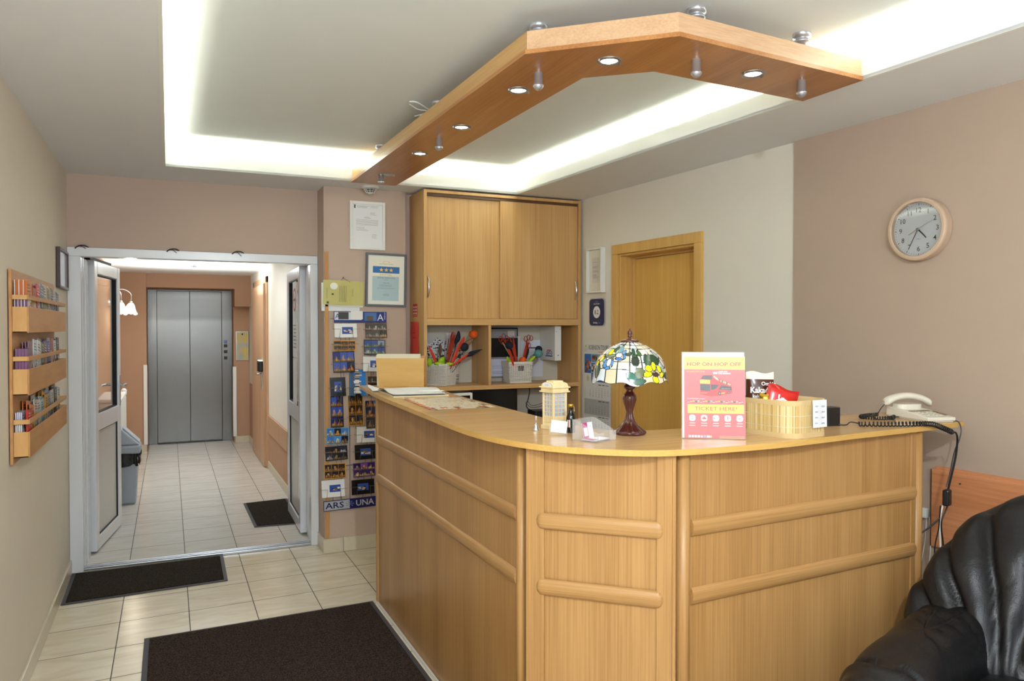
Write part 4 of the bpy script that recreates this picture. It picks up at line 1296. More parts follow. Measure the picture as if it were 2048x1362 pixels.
# ================================================================ RIGHT WALL ITEMS
# clock
M = right_wall(2.262, 1.966, 0.016)
ck = thing('wall_clock', 'round tan-rimmed wall clock with white face', 'clock', M=M)
b = MB(); b.lathe([(0.128, 0), (0.136, 0.004), (0.1365, 0.038), (0.134, 0.044), (0.128, 0.047), (0.1185, 0.047), (0.1165, 0.045), (0.1165, 0.02), (0, 0.02)], 128, sm=False)
b.build('case', mat('tan_clock_rim', S(194, 168, 144), 0.4, var=0.02), ck)
b = MB(); b.disc(0, 0, 0.1165, w=0.022, col=(226, 230, 234), n=64)
for k in range(60):
    a = 2 * pi * k / 60
    L0, W0 = (0.009, 0.0014) if k % 5 == 0 else (0.007, 0.0005)
    p = Vector((sin(a), cos(a))); q = Vector((p.y, -p.x))
    r1 = 0.112
    b.add([tuple(p * r1 + q * W0) + (0.0224,), tuple(p * r1 - q * W0) + (0.0224,), tuple(p * (r1 - L0) - q * W0) + (0.0224,), tuple(p * (r1 - L0) + q * W0) + (0.0224,)], [(0, 1, 2, 3)], 0, rgb((60, 66, 66)))
for k in range(1, 13):
    a = 2 * pi * k / 12
    b.text(str(k), 0.084 * sin(a), 0.084 * cos(a) - 0.0105, 0.021, 0.0226, col=(58, 66, 62), align='C', bold=0.004)
b.text('QUARTZ', 0, -0.043, 0.0035, 0.0226, col=(90, 94, 96), align='C')
b.build('clock_face', M_PR, ck)
def hand(nm, ang, ln, tail, w0, w1, z, m_):
    a = radians(ang); p = Vector((sin(a), cos(a))); q = Vector((p.y, -p.x))
    P = [p * -tail + q * w0, p * -tail - q * w0, p * ln - q * w1, p * ln + q * w1]
    b = MB(); b.prism([tuple(v) for v in P], z, z + 0.001)
    b.build(nm, m_, ck)
hand('hour_hand', 137, 0.054, 0.006, 0.0024, 0.0018, 0.026, M_BLACK)
hand('minute_hand', 207, 0.092, 0.006, 0.0016, 0.0010, 0.028, M_BLACK)
hand('second_hand', 63.5, 0.074, 0.046, 0.0012, 0.0004, 0.030, mat('tan_hand', S(190, 170, 150), 0.4))
MB().lathe([(0.005, 0.024), (0.005, 0.033), (0, 0.033)], 16).build('hub', M_ALU, ck)
MB().lathe([(0.1165, 0.041), (0.08, 0.0425), (0, 0.043)], 48).lathe([(0, 0.0405), (0.1165, 0.0405)], 48).build('glass_pane', M_GLASS, ck)

# white box frame, rating plate, calendar
def notice(b):
    b.rect(-0.085, -0.15, 0.085, 0.15, 0, 0, (224, 220, 204))
    b.rect(-0.048, -0.088, 0.048, 0.092, 0.001, 0, (212, 208, 198))
    for i, (v, n_) in enumerate(((0.06, 1), (0.03, 3), (0.0, 3), (-0.03, 5))):
        lines(b, -0.036, v, 0.072, n_, 0.0062, 0.0016, (120, 112, 104), 0.0016, rag=.3, seed=i + 20)
picture_frame('document_frame', 'white deep-edged frame with a small notice, beside the tall cabinet', right_wall(4.765, 1.955, 0), 0.195, 0.325, 0.012, 0.042, M_WHITE, notice)
t = thing('award_plaque', 'dark blue rounded acrylic plaque reading 8.2 below the white frame', 'plaque', M=right_wall(4.765, 1.652, 0))
def rrect(w_, h_, r, n=6):
    out = []
    for cx, cy, a0 in ((w_ / 2 - r, h_ / 2 - r, 0), (-w_ / 2 + r, h_ / 2 - r, 90), (-w_ / 2 + r, -h_ / 2 + r, 180), (w_ / 2 - r, -h_ / 2 + r, 270)):
        out += [(cx + r * cos(radians(a0 + 90 * i / n)), cy + r * sin(radians(a0 + 90 * i / n))) for i in range(n + 1)]
    return out
MB().prism(rrect(0.205, 0.21, 0.035), 0.001, 0.010).build('acrylic_plate', M_ACRY, t)
b = MB(); b.poly(rrect(0.19, 0.194, 0.03), 0.0112, 0, (34, 44, 86))
b.disc(0.0, 0.0, 0.045, 0.044, 0.0118, 0, (236, 236, 240), 32)
b.text('8.2', 0.0, -0.015, 0.031, 0.0124, col=(40, 44, 60), align='C', bold=0.01)
b.text('Award', 0, 0.072, 0.008, 0.0118, col=(150, 160, 200), align='C')
b.text('Hotel Pavillon', 0, 0.056, 0.010, 0.0118, col=(230, 230, 240), align='C', bold=0.01)
b.text('Booking', -0.042, -0.082, 0.011, 0.0118, col=(236, 236, 240), bold=0.02)
b.text('.com', 0.018, -0.082, 0.011, 0.0118, col=(60, 150, 220), bold=0.02)
b.rect(-0.08, -0.062, 0.08, -0.061, 0.0118, 0, (90, 100, 140))
rr = random.Random(5)
for i in range(40):
    u_, v_ = rr.uniform(-.085, .085), rr.uniform(-.085, .085)
    b.rect(u_, v_, u_ + 0.0012, v_ + 0.0012, 0.0115, 0, (90, 100, 150))
b.build('print', M_PG, t)
t = thing('wall_calendar', 'three-month wall calendar with city pictures between cabinet and oak door', 'calendar', M=right_wall(4.765, 1.112, 0))
b = MB()
b.box(-0.165, 0.165, -0.31, 0.312, 0.002, 0.008, 0, rgb((226, 224, 220)))
b.build('backing_card', M_PR, t)
b = MB()
b.text('ROBINSON TOURS', -0.105, 0.265, 0.034, 0.0088, col=(50, 50, 52), width=0.25)
lines(b, -0.155, 0.27, 0.03, 4, 0.007, 0.0015, (150, 150, 150), 0.0088)
b.rect(-0.155, 0.280, -0.135, 0.298, 0.0088, 0, (190, 210, 120))
b.rect(0.02, 0.246, 0.15, 0.252, 0.0088, 0, (230, 120, 70))
ph = [(-0.163, 0.09, -0.075, 0.232, (60, 110, 180)), (-0.072, 0.172, 0.02, 0.232, (90, 160, 190)), (0.023, 0.172, 0.162, 0.232, (120, 150, 190)), (-0.072, 0.10, 0.02, 0.168, (60, 120, 190)), (0.023, 0.10, 0.162, 0.168, (90, 140, 170)), (-0.072, 0.03, 0.162, 0.096, (70, 110, 170))]
for (a0, c0, a1, c1, c_) in ph:
    b.rect(a0, c0, a1, c1, 0.0088, 0, c_)
    for k in range(14):
        u_, v_ = rr.uniform(a0, a1 - .01), c0 + (c1 - c0) * .55 * rr.random()
        b.rect(u_, v_, min(a1, u_ + 0.022), min(c1, v_ + 0.022), 0.009 + k * 1e-5, 0, rr.choice([(196, 120, 80), (206, 90, 50), (60, 80, 50), (226, 200, 170), (120, 70, 50)]))
b.disc(-0.118, 0.052, 0.018, 0.024, 0.0088, 0, (206, 206, 196))
b.poly([(-0.128, 0.062), (-0.118, 0.034), (-0.108, 0.062)], 0.0092, 0, (230, 200, 60))
days = 'MTWTFSS'
for s_, (top, bg) in enumerate(((0.02, (226, 224, 222)), (-0.10, (176, 176, 176)), (-0.215, (222, 222, 220)))):
    b.rect(-0.163, top - 0.118, 0.163, top, 0.0090, 0, bg)
    b.rect(0.02, top - 0.014, 0.06, top - 0.008, 0.0096, 0, (70, 70, 70)); b.rect(0.07, top - 0.014, 0.10, top - 0.008, 0.0096, 0, (70, 70, 70)); b.rect(0.11, top - 0.013, 0.15, top - 0.009, 0.0096, 0, (90, 90, 90))
    first, nd = ((2, 31), (5, 30), (0, 31))[s_]
    for d_ in range(nd):
        c_, r_ = (first + d_) % 7, (first + d_) // 7
        b.text(str(d_ + 1), -0.085 + c_ * 0.038, top - 0.042 - r_ * 0.0145, 0.0085, 0.0096, col=(196, 50, 44) if c_ == 6 else (52, 52, 54), align='C', bold=0.01)
    for r_ in range(5):
        b.text(str(9 + s_ * 5 + r_), -0.145, top - 0.042 - r_ * 0.0145, 0.006, 0.0096, col=(110, 110, 110), align='C')
b.build('month_sheets', M_PR, t)

# wooden bumper board at sitting height, with plug and cables
t = thing('wall_panel_board', 'reddish wood panel board on the tan wall behind the leather armchair', 'wall panel', M=right_wall(2.196, 0.603, 0.014))
WR = wood('reddish_board_grain', S(214, 148, 104), S(186, 118, 76), 'x', rough=0.4, fine=80)
MB().box(0, 2.4, 0, 0.334, 0.001, 0.022).build('board', WR, t, bevel=0.002)
MB().box(0.012, 2.4, 0.322, 0.345, 0.001, 0.012).build('rear_board', WR, t, bevel=0.001)
MB().box(-0.004, 0.0, 0.0, 0.33, 0.001, 0.02).build('edge_band', M_BLACK, t)
b = MB(); b.M = frame((0.125, 0.29, 0.022), (1, 0, 0), (0, 1, 0), (0, 0, 1)); b.lathe([(0.004, 0), (0.004, 0.002), (0, 0.003)], 12)
b.build('screw', M_DGREY, t)
o = MB().box(-0.012, 0.014, -0.02, 0.022, 0.002, 0.022).build('plug', M_WHITE, bevel=0.003)
o.matrix_world = right_wall(2.232, 0.735, 0.014)
tag(o, 'small white plug on the tan wall left of the wood panel board', 'plug')

# ================================================================ ALCOVE CONTENTS (open shelf of the tall cabinet)
AY = 5.3
t = thing('control_panel', 'grey and black control panel with taped notices at back of shelf', 'control panel', M=back_wall(2.33, 1.355, AY))
MB().box(-0.115, 0.115, -0.195, 0.185, 0.002, 0.03).build('housing', mat('panel_grey', S(150, 152, 156), 0.45), t, bevel=0.003)
MB().box(-0.115, 0.112, -0.04, 0.105, 0.03, 0.034).build('black_window', M_BLACK, t)
b = MB(); b.tube([(-0.115, 0.178, 0.036), (0.108, 0.178, 0.036), (0.108, 0.12, 0.036)], 0.005, 6)
b.build('black_cable', M_BLACK, t)
b = MB(); b.rect(0.03, 0.115, 0.085, 0.160, 0.0305, 0, (216, 206, 196)); lines(b, 0.035, 0.147, 0.045, 3, 0.012, 0.002, (120, 110, 110), 0.031)
b.rect(0.05, 0.04, 0.09, 0.052, 0.0345, 0, (200, 200, 200)).rect(0.05, 0.02, 0.09, 0.032, 0.0345, 0, (170, 170, 170))
b.rect(-0.11, -0.185, 0.05, -0.055, 0.0305, 0, (216, 222, 240))
lines(b, -0.10, -0.11, 0.13, 2, 0.014, 0.0022, (96, 110, 180), 0.031)
lines(b, -0.10, -0.15, 0.13, 3, 0.009, 0.0022, (96, 110, 180), 0.031)
b.rect(0.06, -0.15, 0.105, -0.04, 0.0305, 0, (222, 226, 238))
b.build('notices', M_PR, t)
def sheet(label, x0, x1, z0, z1, draw=None, col=(222, 226, 238), y=AY, off=0.003, cat='notice'):
    M = back_wall((x0 + x1) / 2, (z0 + z1) / 2, y)
    b = MB(); w_, h_ = x1 - x0, z1 - z0
    b.box(-w_ / 2, w_ / 2, -h_ / 2, h_ / 2, off, off + 0.0015, 0, rgb(col))
    if draw:
        b.M = Matrix.Translation((0, 0, off + 0.0015)); draw(b, w_, h_)
    o = b.build('paper_notice', M_PR); o.matrix_world = M
    return tag(o, label, cat)
sheet('narrow white paper strip beside the control panel in the alcove', 2.442, 2.474, 1.18, 1.47)
def big(b, w_, h_):
    b.rect(-0.03, h_ * .27, 0.05, h_ * .27 + .010, 0.0005, 0, (70, 74, 90))
    lines(b, -w_ * .35, h_ * .2, w_ * .7, 3, 0.012, 0.002, (120, 130, 190), 0.0005)
    lines(b, -w_ * .4, -h_ * .26, w_ * .5, 2, 0.018, 0.002, (120, 130, 190), 0.0005)
sheet('large white printed sheet at the back of the alcove behind the right basket', 2.480, 2.672, 1.157, 1.442, big)
sheet('white sheet with blue edge at far left of the alcove', 1.62, 1.70, 1.30, 1.49, lambda b, w_, h_: [b.rect(w_ * .2, -h_ / 2 + i * .05, w_ / 2, -h_ / 2 + .004 + i * .05, .0005, 0, (110, 140, 200)) for i in range(4)])
sheet('pale sheet pinned at the back of the alcove behind the left basket', 1.70, 1.86, 1.20, 1.496, col=(206, 206, 198))
sheet('upright white document sheet behind the red dried flowers', 1.868, 1.925, 1.18, 1.50, col=(226, 228, 236), off=0.008)
t = thing('fuse_box', 'white metal box with a sticker, mounted in right part of the alcove', 'fuse box', (2.672, 5.17, 1.29))
MB().box(-0.027, 0.027, -0.13, 0.125, 0, 0.262).build('housing', M_WHITE, t, bevel=0.003)
b = MB(); b.M = frame((-0.0275, -0.02, 0.055), (0, -1, 0), (0, 0, 1), (-1, 0, 0))
b.rect(-0.05, -0.03, 0.075, 0.028, 0.0, 0, (232, 232, 236))
b.text('LENT-O', 0.018, -0.012, 0.026, 0.0006, col=(30, 50, 120), align='C', width=0.10, bold=.03)
b.rect(-0.045, -0.026, 0.07, -0.018, 0.0006, 0, (30, 50, 120))
b.rect(-0.02, 0.018, 0.05, 0.025, 0.0006, 0, (190, 50, 50))
b.build('sticker', M_PR, t)
b = MB(); b.ball((0.0, -0.131, 0.04), 0.004, n=8).ball((0.015, -0.131, 0.235), 0.0025, n=8).ball((-0.015, -0.131, 0.22), 0.0025, n=8)
b.build('screw', M_DGREY, t)

# screens on the desk under the shelf
t = thing('computer_monitor', 'wide black computer monitor under the shelf behind the counter', 'monitor', (2.13, 5.0, 0.765))
MB().box(-0.175, 0.18, -0.012, 0.02, 0.06, 0.328).build('casing', M_BLACK, t, bevel=0.004)
MB().box(-0.168, 0.173, -0.0135, -0.012, 0.068, 0.32).build('screen', mat('dark_screen', S(8, 8, 10), 0.12), t)
MB().box(-0.02, 0.02, 0.0, 0.03, 0.008, 0.08).prism([(-.1, -.06), (.1, -.06), (.1, .06), (-.1, .06)], 0.0, 0.01).build('stand', M_BLACK, t)
t = thing('computer_monitor', 'small white-framed screen left of the black monitor', 'monitor', (1.80, 4.86, 0.765))
b = MB(); b.box(-0.115, 0.105, -0.012, 0.012, 0.05, 0.325)
b.build('casing', M_WHITE, t, bevel=0.006)
MB().box(-0.10, 0.085, -0.0135, -0.012, 0.065, 0.308).build('screen', mat('dark_screen_small', S(14, 14, 18), 0.15), t)
MB().box(-0.05, 0.05, -0.03, 0.05, 0.0, 0.05).build('stand', M_WHITE, t, bevel=0.004)
o = MB().prism([(-0.05, -0.08), (0.07, -0.09), (0.08, 0.06), (-0.05, 0.06)], 0, 0.155).build('router', M_BLACK, loc=(2.51, 5.08, 0.765), bevel=0.01)
tag(o, 'dark box-shaped device on the back desk below the hanging cables', 'electronic device')
for pts_, lab in (([(2.457, 5.1, 1.098), (2.462, 5.1, 1.06), (2.449, 5.1, 1.0), (2.435, 5.1, 0.96), (2.444, 5.09, 0.932), (2.470, 5.07, 0.921)], 'thick black cable hanging under the alcove shelf'),
                  ([(2.445, 5.1, 0.990), (2.475, 5.09, 0.955), (2.53, 5.08, 0.962), (2.60, 5.08, 0.985)], 'upper thin cable curving right below the shelf'),
                  ([(2.440, 5.12, 0.975), (2.480, 5.11, 0.938), (2.54, 5.10, 0.942), (2.60, 5.10, 0.955)], 'lower thin cable curving right below the shelf'),
                  ([(2.335, 5.15, 1.098), (2.34, 5.15, 0.95), (2.335, 5.15, 0.767)], 'black cable hanging straight down beside the black monitor')):
    b = MB(); b.tube(spline(pts_, 5), 0.004 if 'thick' in lab or 'straight' in lab else 0.002, 6)
    tag(b.build('cable', M_BLACK), lab, 'cable')

# wicker baskets with dried flowers
def wicker(label, loc, rotz, w_, d_, h_, flare):
    t = thing('wicker_basket', label, 'basket', loc, rotz, group='white wicker baskets on the cabinet shelf')
    b = MB()
    def ringpts(z, k, amp, ph):
        s = 1 + flare * z / h_
        W_, D_ = w_ / 2 * s, d_ / 2 * s
        cs = [(-W_, -D_), (W_, -D_), (W_, D_), (-W_, D_)]
        out = []
        n = 14
        for i in range(4):
            a_, c_ = cs[i], cs[(i + 1) % 4]
            nx, ny = (c_[1] - a_[1]), -(c_[0] - a_[0])
            L_ = math.hypot(nx, ny); nx /= L_; ny /= L_
            for j in range(n):
                f = j / n
                o_ = amp * cos(pi * (j + ph))
                out.append((a_[0] + (c_[0] - a_[0]) * f + nx * o_, a_[1] + (c_[1] - a_[1]) * f + ny * o_, z))
        out.append(out[0])
        return out
    rows = 15
    for i in range(rows):
        z = 0.006 + (h_ - 0.016) * i / (rows - 1)
        p = ringpts(z, 0, 0.0022, i % 2)
        if 0.60 * h_ < z < 0.86 * h_:                       # hand hole in the front
            n = len(p) // 4
            f0, f1 = int(n * .36), int(n * .66)
            p = p[f1:-1] + p[:f0 + 1]
        b.tube(p, 0.0036, 5)
    for z in (0.002, h_ - 0.003, h_ + 0.002):
        b.tube(ringpts(z, 0, 0.0012, 0), 0.0045, 6)
    b.build('woven_wall', M_WICK, t)
    b = MB()
    for sgn in ((0, 1), (1, 0), (0, -1), (-1, 0)):
        for j in range(12):
            f = (j + .5) / 12 * 2 - 1
            pt = []
            for z in (0.0, h_):
                s = 1 + flare * z / h_
                W_, D_ = w_ / 2 * s, d_ / 2 * s
                pt.append((f * W_ if sgn[0] == 0 else sgn[0] * W_, sgn[1] * D_ if sgn[0] == 0 else f * D_, z))
            b.tube(pt, 0.0026, 5)
    b.build('stake', M_WICK, t)
    MB().box(-w_ / 2 + .002, w_ / 2 - .002, -d_ / 2 + .002, d_ / 2 - .002, 0.0, 0.004).build('floor', M_WICK, t)
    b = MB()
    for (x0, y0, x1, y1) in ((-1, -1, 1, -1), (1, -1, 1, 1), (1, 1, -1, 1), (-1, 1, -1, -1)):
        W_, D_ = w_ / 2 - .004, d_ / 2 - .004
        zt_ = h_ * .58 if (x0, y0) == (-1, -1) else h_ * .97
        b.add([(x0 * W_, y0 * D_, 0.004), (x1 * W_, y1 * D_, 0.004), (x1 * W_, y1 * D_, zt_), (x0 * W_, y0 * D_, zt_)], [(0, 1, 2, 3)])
    b.build('gap_backing', mat('wicker_gap_shade', S(112, 106, 98), 0.8), t)  # dark inner walls added: shade between the weave put into their colour
    return t
SH = 1.1295
wicker('left white wicker basket of dried flowers, turned corner-on', (1.775, 5.135, SH), radians(42), 0.152, 0.152, 0.148, 0.12)
wicker('right white wicker basket of dried flowers, facing straight out', (2.390, 5.165, SH), radians(-3), 0.168, 0.14, 0.150, 0.12)

def leafshape(b, p0, p1, wd, mi=0, bend=0.01, n=8):
    p0, p1 = Vector(p0), Vector(p1)
    d = (p1 - p0); sd = Vector((d.z, 0, -d.x)).normalized()
    def fn(u, v):
        c = p0 + d * v + Vector((0, -bend * sin(pi * v), 0))
        return c + sd * ((u - .5) * wd * sin(pi * min(1, v * .95 + .03)) ** .7) + Vector((0, 0.006 * abs(u - .5), 0))
    b.grid(4, n, fn, mi)
def bouquet(label, base, parts):
    t = thing('dried_flower_arrangement', label, 'dried flowers', base)
    for nm, m_, fn in parts:
        b = MB(); b.M = Matrix.Translation(-Vector(base)); fn(b); b.build(nm, m_, t)
    return t
def stalks(lst, r=0.0025):
    def f(b):
        for p in lst:
            b.tube(spline(p, 5), r, 5)
    return f
def plume(p0, p1, wd, n, seed):
    def f(b):
        r_ = random.Random(seed)
        a, c = Vector(p0), Vector(p1)
        for i in range(n):
            s = Vector((r_.gauss(0, wd * .25), r_.gauss(0, wd * .15), 0)); e = Vector((r_.gauss(0, wd), r_.gauss(0, wd * .3), r_.uniform(-.03, .01)))
            e.y = max(-.03, min(.03, e.y))
            b.tube([a + s, (a + c) / 2 + (s + e) / 2 + Vector((r_.uniform(-.004, .004), 0, 0)), c + e], [0.0016, 0.0024, 0.0012], 4)
    return f
bx, by = 1.775, 5.10
bouquet('dried flowers with an orange ball and red leaves in left basket', (bx, 5.135, SH + 0.005), [
    ('orange_ball', M_BALLO, lambda b: b.ball((2.005, 5.09, 1.492), 0.033, sz=.95, n=20, f=lambda d: 1 - (0.12 if d.z > .8 else 0))),
    ('orange_ball_stem', M_TWIG, stalks([[(1.84, 5.12, 1.18), (1.92, 5.10, 1.35), (1.995, 5.09, 1.46)]])),
    ('navy_ball', M_NAVY, lambda b: b.ball((1.927, 5.065, 1.400), 0.031, n=18)),
    ('navy_cone', M_NAVY, lambda b: b.tube(spline([(1.80, 5.11, 1.19), (1.86, 5.10, 1.36), (1.872, 5.09, 1.43), (1.885, 5.08, 1.47), (1.888, 5.08, 1.515)], 4), [0.003] * 5 + [0.003, .004, .006, .010] + [0.016, .018, .018, .017] + [.015, .012, .009, .004], 10)),
    ('dark_thistle', M_NAVY, lambda b: b.tube(spline([(1.83, 5.10, 1.25), (1.93, 5.05, 1.33), (1.975, 5.04, 1.355), (2.055, 5.04, 1.385)], 4), [0.003] * 4 + [0.004, .010, .015, .017] + [.017, .013, .009, .004, .001], 8)),
    ('rust_grass', M_RUST, plume((1.80, 5.11, 1.22), (1.855, 5.10, 1.505), 0.012, 34, 3)),
    ('red_leaves', M_RED, lambda b: [leafshape(b, (1.80, 5.06, 1.22), (1.89, 5.05, 1.44), 0.026), leafshape(b, (1.83, 5.05, 1.27), (1.95, 5.03, 1.355), 0.022), leafshape(b, (1.73, 5.08, 1.26), (1.655, 5.06, 1.415), 0.022), leafshape(b, (1.88, 5.07, 1.38), (1.925, 5.06, 1.475), 0.03)]),
    ('brown_pod', M_TWIG, lambda b: b.tube(spline([(1.77, 5.12, 1.2), (1.762, 5.12, 1.34), (1.762, 5.12, 1.38), (1.764, 5.12, 1.425)], 4), [0.002] * 4 + [0.006, .010, .013, .014] + [.014, .013, .011, .008, .004], 8)),
    ('pale_pod', mat('pale_dried_pod', S(150, 116, 84), 0.8, var=0.3, scale=50), lambda b: b.tube(spline([(1.84, 5.12, 1.25), (1.93, 5.10, 1.40), (1.97, 5.10, 1.43), (2.005, 5.10, 1.455)], 4), [0.002] * 4 + [0.006, .012, .016, .018] + [.018, .017, .014, .010, .005], 8)),
    ('twigs', M_TWIG, stalks([[(1.76, 5.10, 1.2), (1.735, 5.09, 1.3), (1.732, 5.08, 1.38)], [(1.78, 5.10, 1.2), (1.80, 5.09, 1.35), (1.815, 5.09, 1.46)], [(1.79, 5.09, 1.2), (1.785, 5.08, 1.3), (1.78, 5.08, 1.40)], [(1.84, 5.08, 1.22), (1.88, 5.06, 1.28), (1.90, 5.06, 1.34)]], 0.0022)),
    ('lime_tissue', M_LIME, lambda b: [b.ball((1.735, 5.065, 1.285), 0.03, 1.3, .5, .5, n=12, f=lambda d: 1 + .25 * sin(9 * d.x + 4 * d.z)), b.ball((1.80, 5.04, 1.282), 0.022, 1.3, .5, .5, n=12, f=lambda d: 1 + .25 * sin(8 * d.x)), b.ball((1.775, 5.11, 1.305), 0.03, 1.0, .6, .9, n=12, f=lambda d: 1 + .2 * sin(11 * d.x + 4 * d.z)), b.ball((1.675, 5.10, 1.30), 0.03, .8, .5, 1.0, n=12, f=lambda d: 1 + .2 * sin(11 * d.z))])])
bouquet('dried flowers with orange and teal balls in right basket', (2.39, 5.165, SH + 0.005), [
    ('orange_ball', M_BALLO, lambda b: b.ball((2.415, 5.12, 1.292), 0.029, n=18)),
    ('navy_ball', M_NAVY, lambda b: b.ball((2.285, 5.08, 1.408), 0.030, n=18)),
    ('dark_ball', M_NAVY, lambda b: b.ball((2.548, 5.12, 1.374), 0.028, n=18)),
    ('teal_ball', M_TEAL, lambda b: b.ball((2.525, 5.08, 1.344), 0.032, n=18)),
    ('shell_fan', mat('striped_shell_fan', S(150, 138, 128), 0.8, var=0.35, scale=70), lambda b: b.ball((2.515, 5.14, 1.30), 0.035, 1.1, .35, 1.0, n=16, f=lambda d: 1 + .06 * sin(30 * d.z))),
    ('ball_stems', M_TWIG, stalks([[(2.36, 5.16, 1.2), (2.32, 5.12, 1.3), (2.29, 5.09, 1.385)], [(2.43, 5.16, 1.2), (2.47, 5.13, 1.29), (2.51, 5.10, 1.32)], [(2.43, 5.16, 1.2), (2.49, 5.15, 1.31), (2.54, 5.13, 1.35)]])),
    ('rust_loops', M_RUST, lambda b: [b.tube([(x + .014 * cos(a_ * 2 * pi / 8), 5.10, z + .02 * sin(a_ * 2 * pi / 8)) for a_ in range(9)], 0.003, 5) for (x, z) in ((2.225, 1.455), (2.25, 1.475), (2.275, 1.46), (2.24, 1.435), (2.43, 1.455), (2.455, 1.465), (2.475, 1.46), (2.445, 1.43), (2.455, 1.405))]),
    ('rust_leaves', M_RED, lambda b: [leafshape(b, (2.36, 5.12, 1.22), (2.255, 5.09, 1.45), 0.022), leafshape(b, (2.34, 5.10, 1.22), (2.27, 5.07, 1.40), 0.018)]),
    ('brown_leaves', M_RUST, lambda b: [leafshape(b, (2.38, 5.12, 1.22), (2.30, 5.10, 1.47), 0.022), leafshape(b, (2.41, 5.13, 1.24), (2.45, 5.11, 1.45), 0.026), leafshape(b, (2.42, 5.14, 1.24), (2.465, 5.12, 1.43), 0.022), leafshape(b, (2.365, 5.12, 1.22), (2.325, 5.1, 1.48), 0.018)]),
    ('pale_spikes', mat('pale_spike', S(190, 170, 130), 0.7), stalks([[(2.33, 5.12, 1.3), (2.27, 5.1, 1.38), (2.235, 5.09, 1.43)], [(2.34, 5.12, 1.3), (2.285, 5.1, 1.37), (2.245, 5.09, 1.42)]], 0.003)),
    ('navy_stems', M_NAVY, stalks([[(2.36, 5.14, 1.22), (2.345, 5.12, 1.35), (2.345, 5.11, 1.40)], [(2.42, 5.13, 1.25), (2.45, 5.11, 1.34), (2.452, 5.1, 1.38)], [(2.42, 5.13, 1.25), (2.44, 5.11, 1.32), (2.445, 5.1, 1.36)]], 0.007)),
    ('lime_tissue', M_LIME, lambda b: [b.tube(spline([(2.31, 5.11, 1.28), (2.28, 5.09, 1.305), (2.27, 5.08, 1.325)], 4), [.014] * 4 + [.012, .01, .008, .006, .004], 6), b.tube(spline([(2.46, 5.11, 1.28), (2.48, 5.09, 1.305), (2.50, 5.08, 1.325)], 4), [.014] * 4 + [.012, .011, .01, .008, .006], 6)])])
# patterned wrap and striped pot behind the left basket
t = thing('wrapped_flower_pot', 'striped white pot in black-and-white patterned wrap behind left basket', 'flower pot', (1.895, 5.235, SH))
b = MB(); b.lathe([(0, 0), (0.040, 0), (0.046, 0.04), (0.050, 0.10), (0.050, 0.13), (0.046, 0.13), (0, 0.12)], 24)
for z in (0.03, 0.05, 0.062):
    b.lathe([(0.0462 + z * .04, z), (0.0475 + z * .04, z + 0.002), (0.0462 + z * .04, z + 0.004)], 24, 1)
b.build('pot', [M_WHITE, M_DGREY], t)
def speckle():
    m, nt, b_ = new_mat('black_and_white_speckled_wrap')
    v = nt.nodes.new('ShaderNodeTexNoise'); v.inputs['Scale'].default_value = 75; v.inputs['Detail'].default_value = 1
    tc = nt.nodes.new('ShaderNodeTexCoord'); nt.links.new(tc.outputs['Object'], v.inputs['Vector'])
    r = nt.nodes.new('ShaderNodeValToRGB'); r.color_ramp.interpolation = 'CONSTANT'
    r.color_ramp.elements[0].color = S(30, 30, 34); r.color_ramp.elements[1].position = 0.44; r.color_ramp.elements[1].color = S(222, 224, 230)
    nt.links.new(v.outputs['Fac'], r.inputs[0]); nt.links.new(r.outputs[0], b_.inputs['Base Color'])
    b_.inputs['Roughness'].default_value = 0.6
    return m
M_SPK = speckle()
b = MB()
def wrapf(x, z0, rr_, zt, ph):
    def fn(u, v):
        a = pi + u * pi
        r_ = (0.03 + (rr_ - 0.03) * v ** .8) * (1 + .06 * sin(9 * a + ph))
        return (x + r_ * cos(a), 0.02 + 0.22 * r_ * sin(a), z0 + (zt - z0) * v + .02 * v * sin(5 * a + ph))
    return fn
b.grid(40, 10, wrapf(0.0, 0.07, 0.115, 0.27, 0.5), 0)
b.grid(40, 10, wrapf(-0.135, 0.10, 0.10, 0.315, 2.0), 0)
b.build('patterned_wrap', M_SPK, t)
# ================================================================ THINGS ON THE WORKTOP
# stained-glass table lamp
LL = (1.4505, 2.208, T_)
lamp = thing('table_lamp', 'stained-glass table lamp with butterfly and flower shade on the worktop', 'table lamp', LL)
k = 1 / 579
b = MB()
prof = [(0, 0), (31, 0), (32, 3), (31.5, 6), (26, 10), (18, 17), (10.5, 26), (7.5, 36), (6.5, 44), (8, 52), (11, 62), (13.2, 70), (12.6, 78), (9, 83), (6.2, 87), (7.5, 90), (11.5, 93), (11.5, 97), (8.5, 99), (8.5, 103), (9, 106), (3, 107), (3, 112)]
prof = [(r * k, z * k) for r, z in prof]
def flute(r, z, a):
    return (r * (1 + 0.055 * sin(8 * a) * (1 if 0.004 < z < 0.13 else 0)), z)
b.lathe(prof, 64, f=flute)
b.build('base', M_LAMPB, lamp)
b = MB()
b.lathe([(3 * k, 107 * k), (3 * k, 186 * k), (0, 186 * k)], 12)
b.lathe([(2 * k, 184 * k), (18 * k, 184.5 * k), (18.5 * k, 187 * k), (14 * k, 189.5 * k), (3 * k, 191 * k), (2.5 * k, 194 * k), (5 * k, 196 * k), (3 * k, 198 * k), (4.6 * k, 201 * k), (4.2 * k, 205 * k), (2 * k, 210 * k), (0, 212 * k)], 24)
b.build('finial', M_LAMPB, lamp)
d_ = Vector((-LL[0], -LL[1], 0)).normalized()
r_ = Vector((-d_.y, d_.x, 0))
if r_.x < 0:
    r_ = -r_
PR = [(0, .22), (.08, .42), (.15, .55), (.25, .69), (.35, .79), (.45, .86), (.55, .905), (.7, .945), (.85, .965), (1, 1.0)]
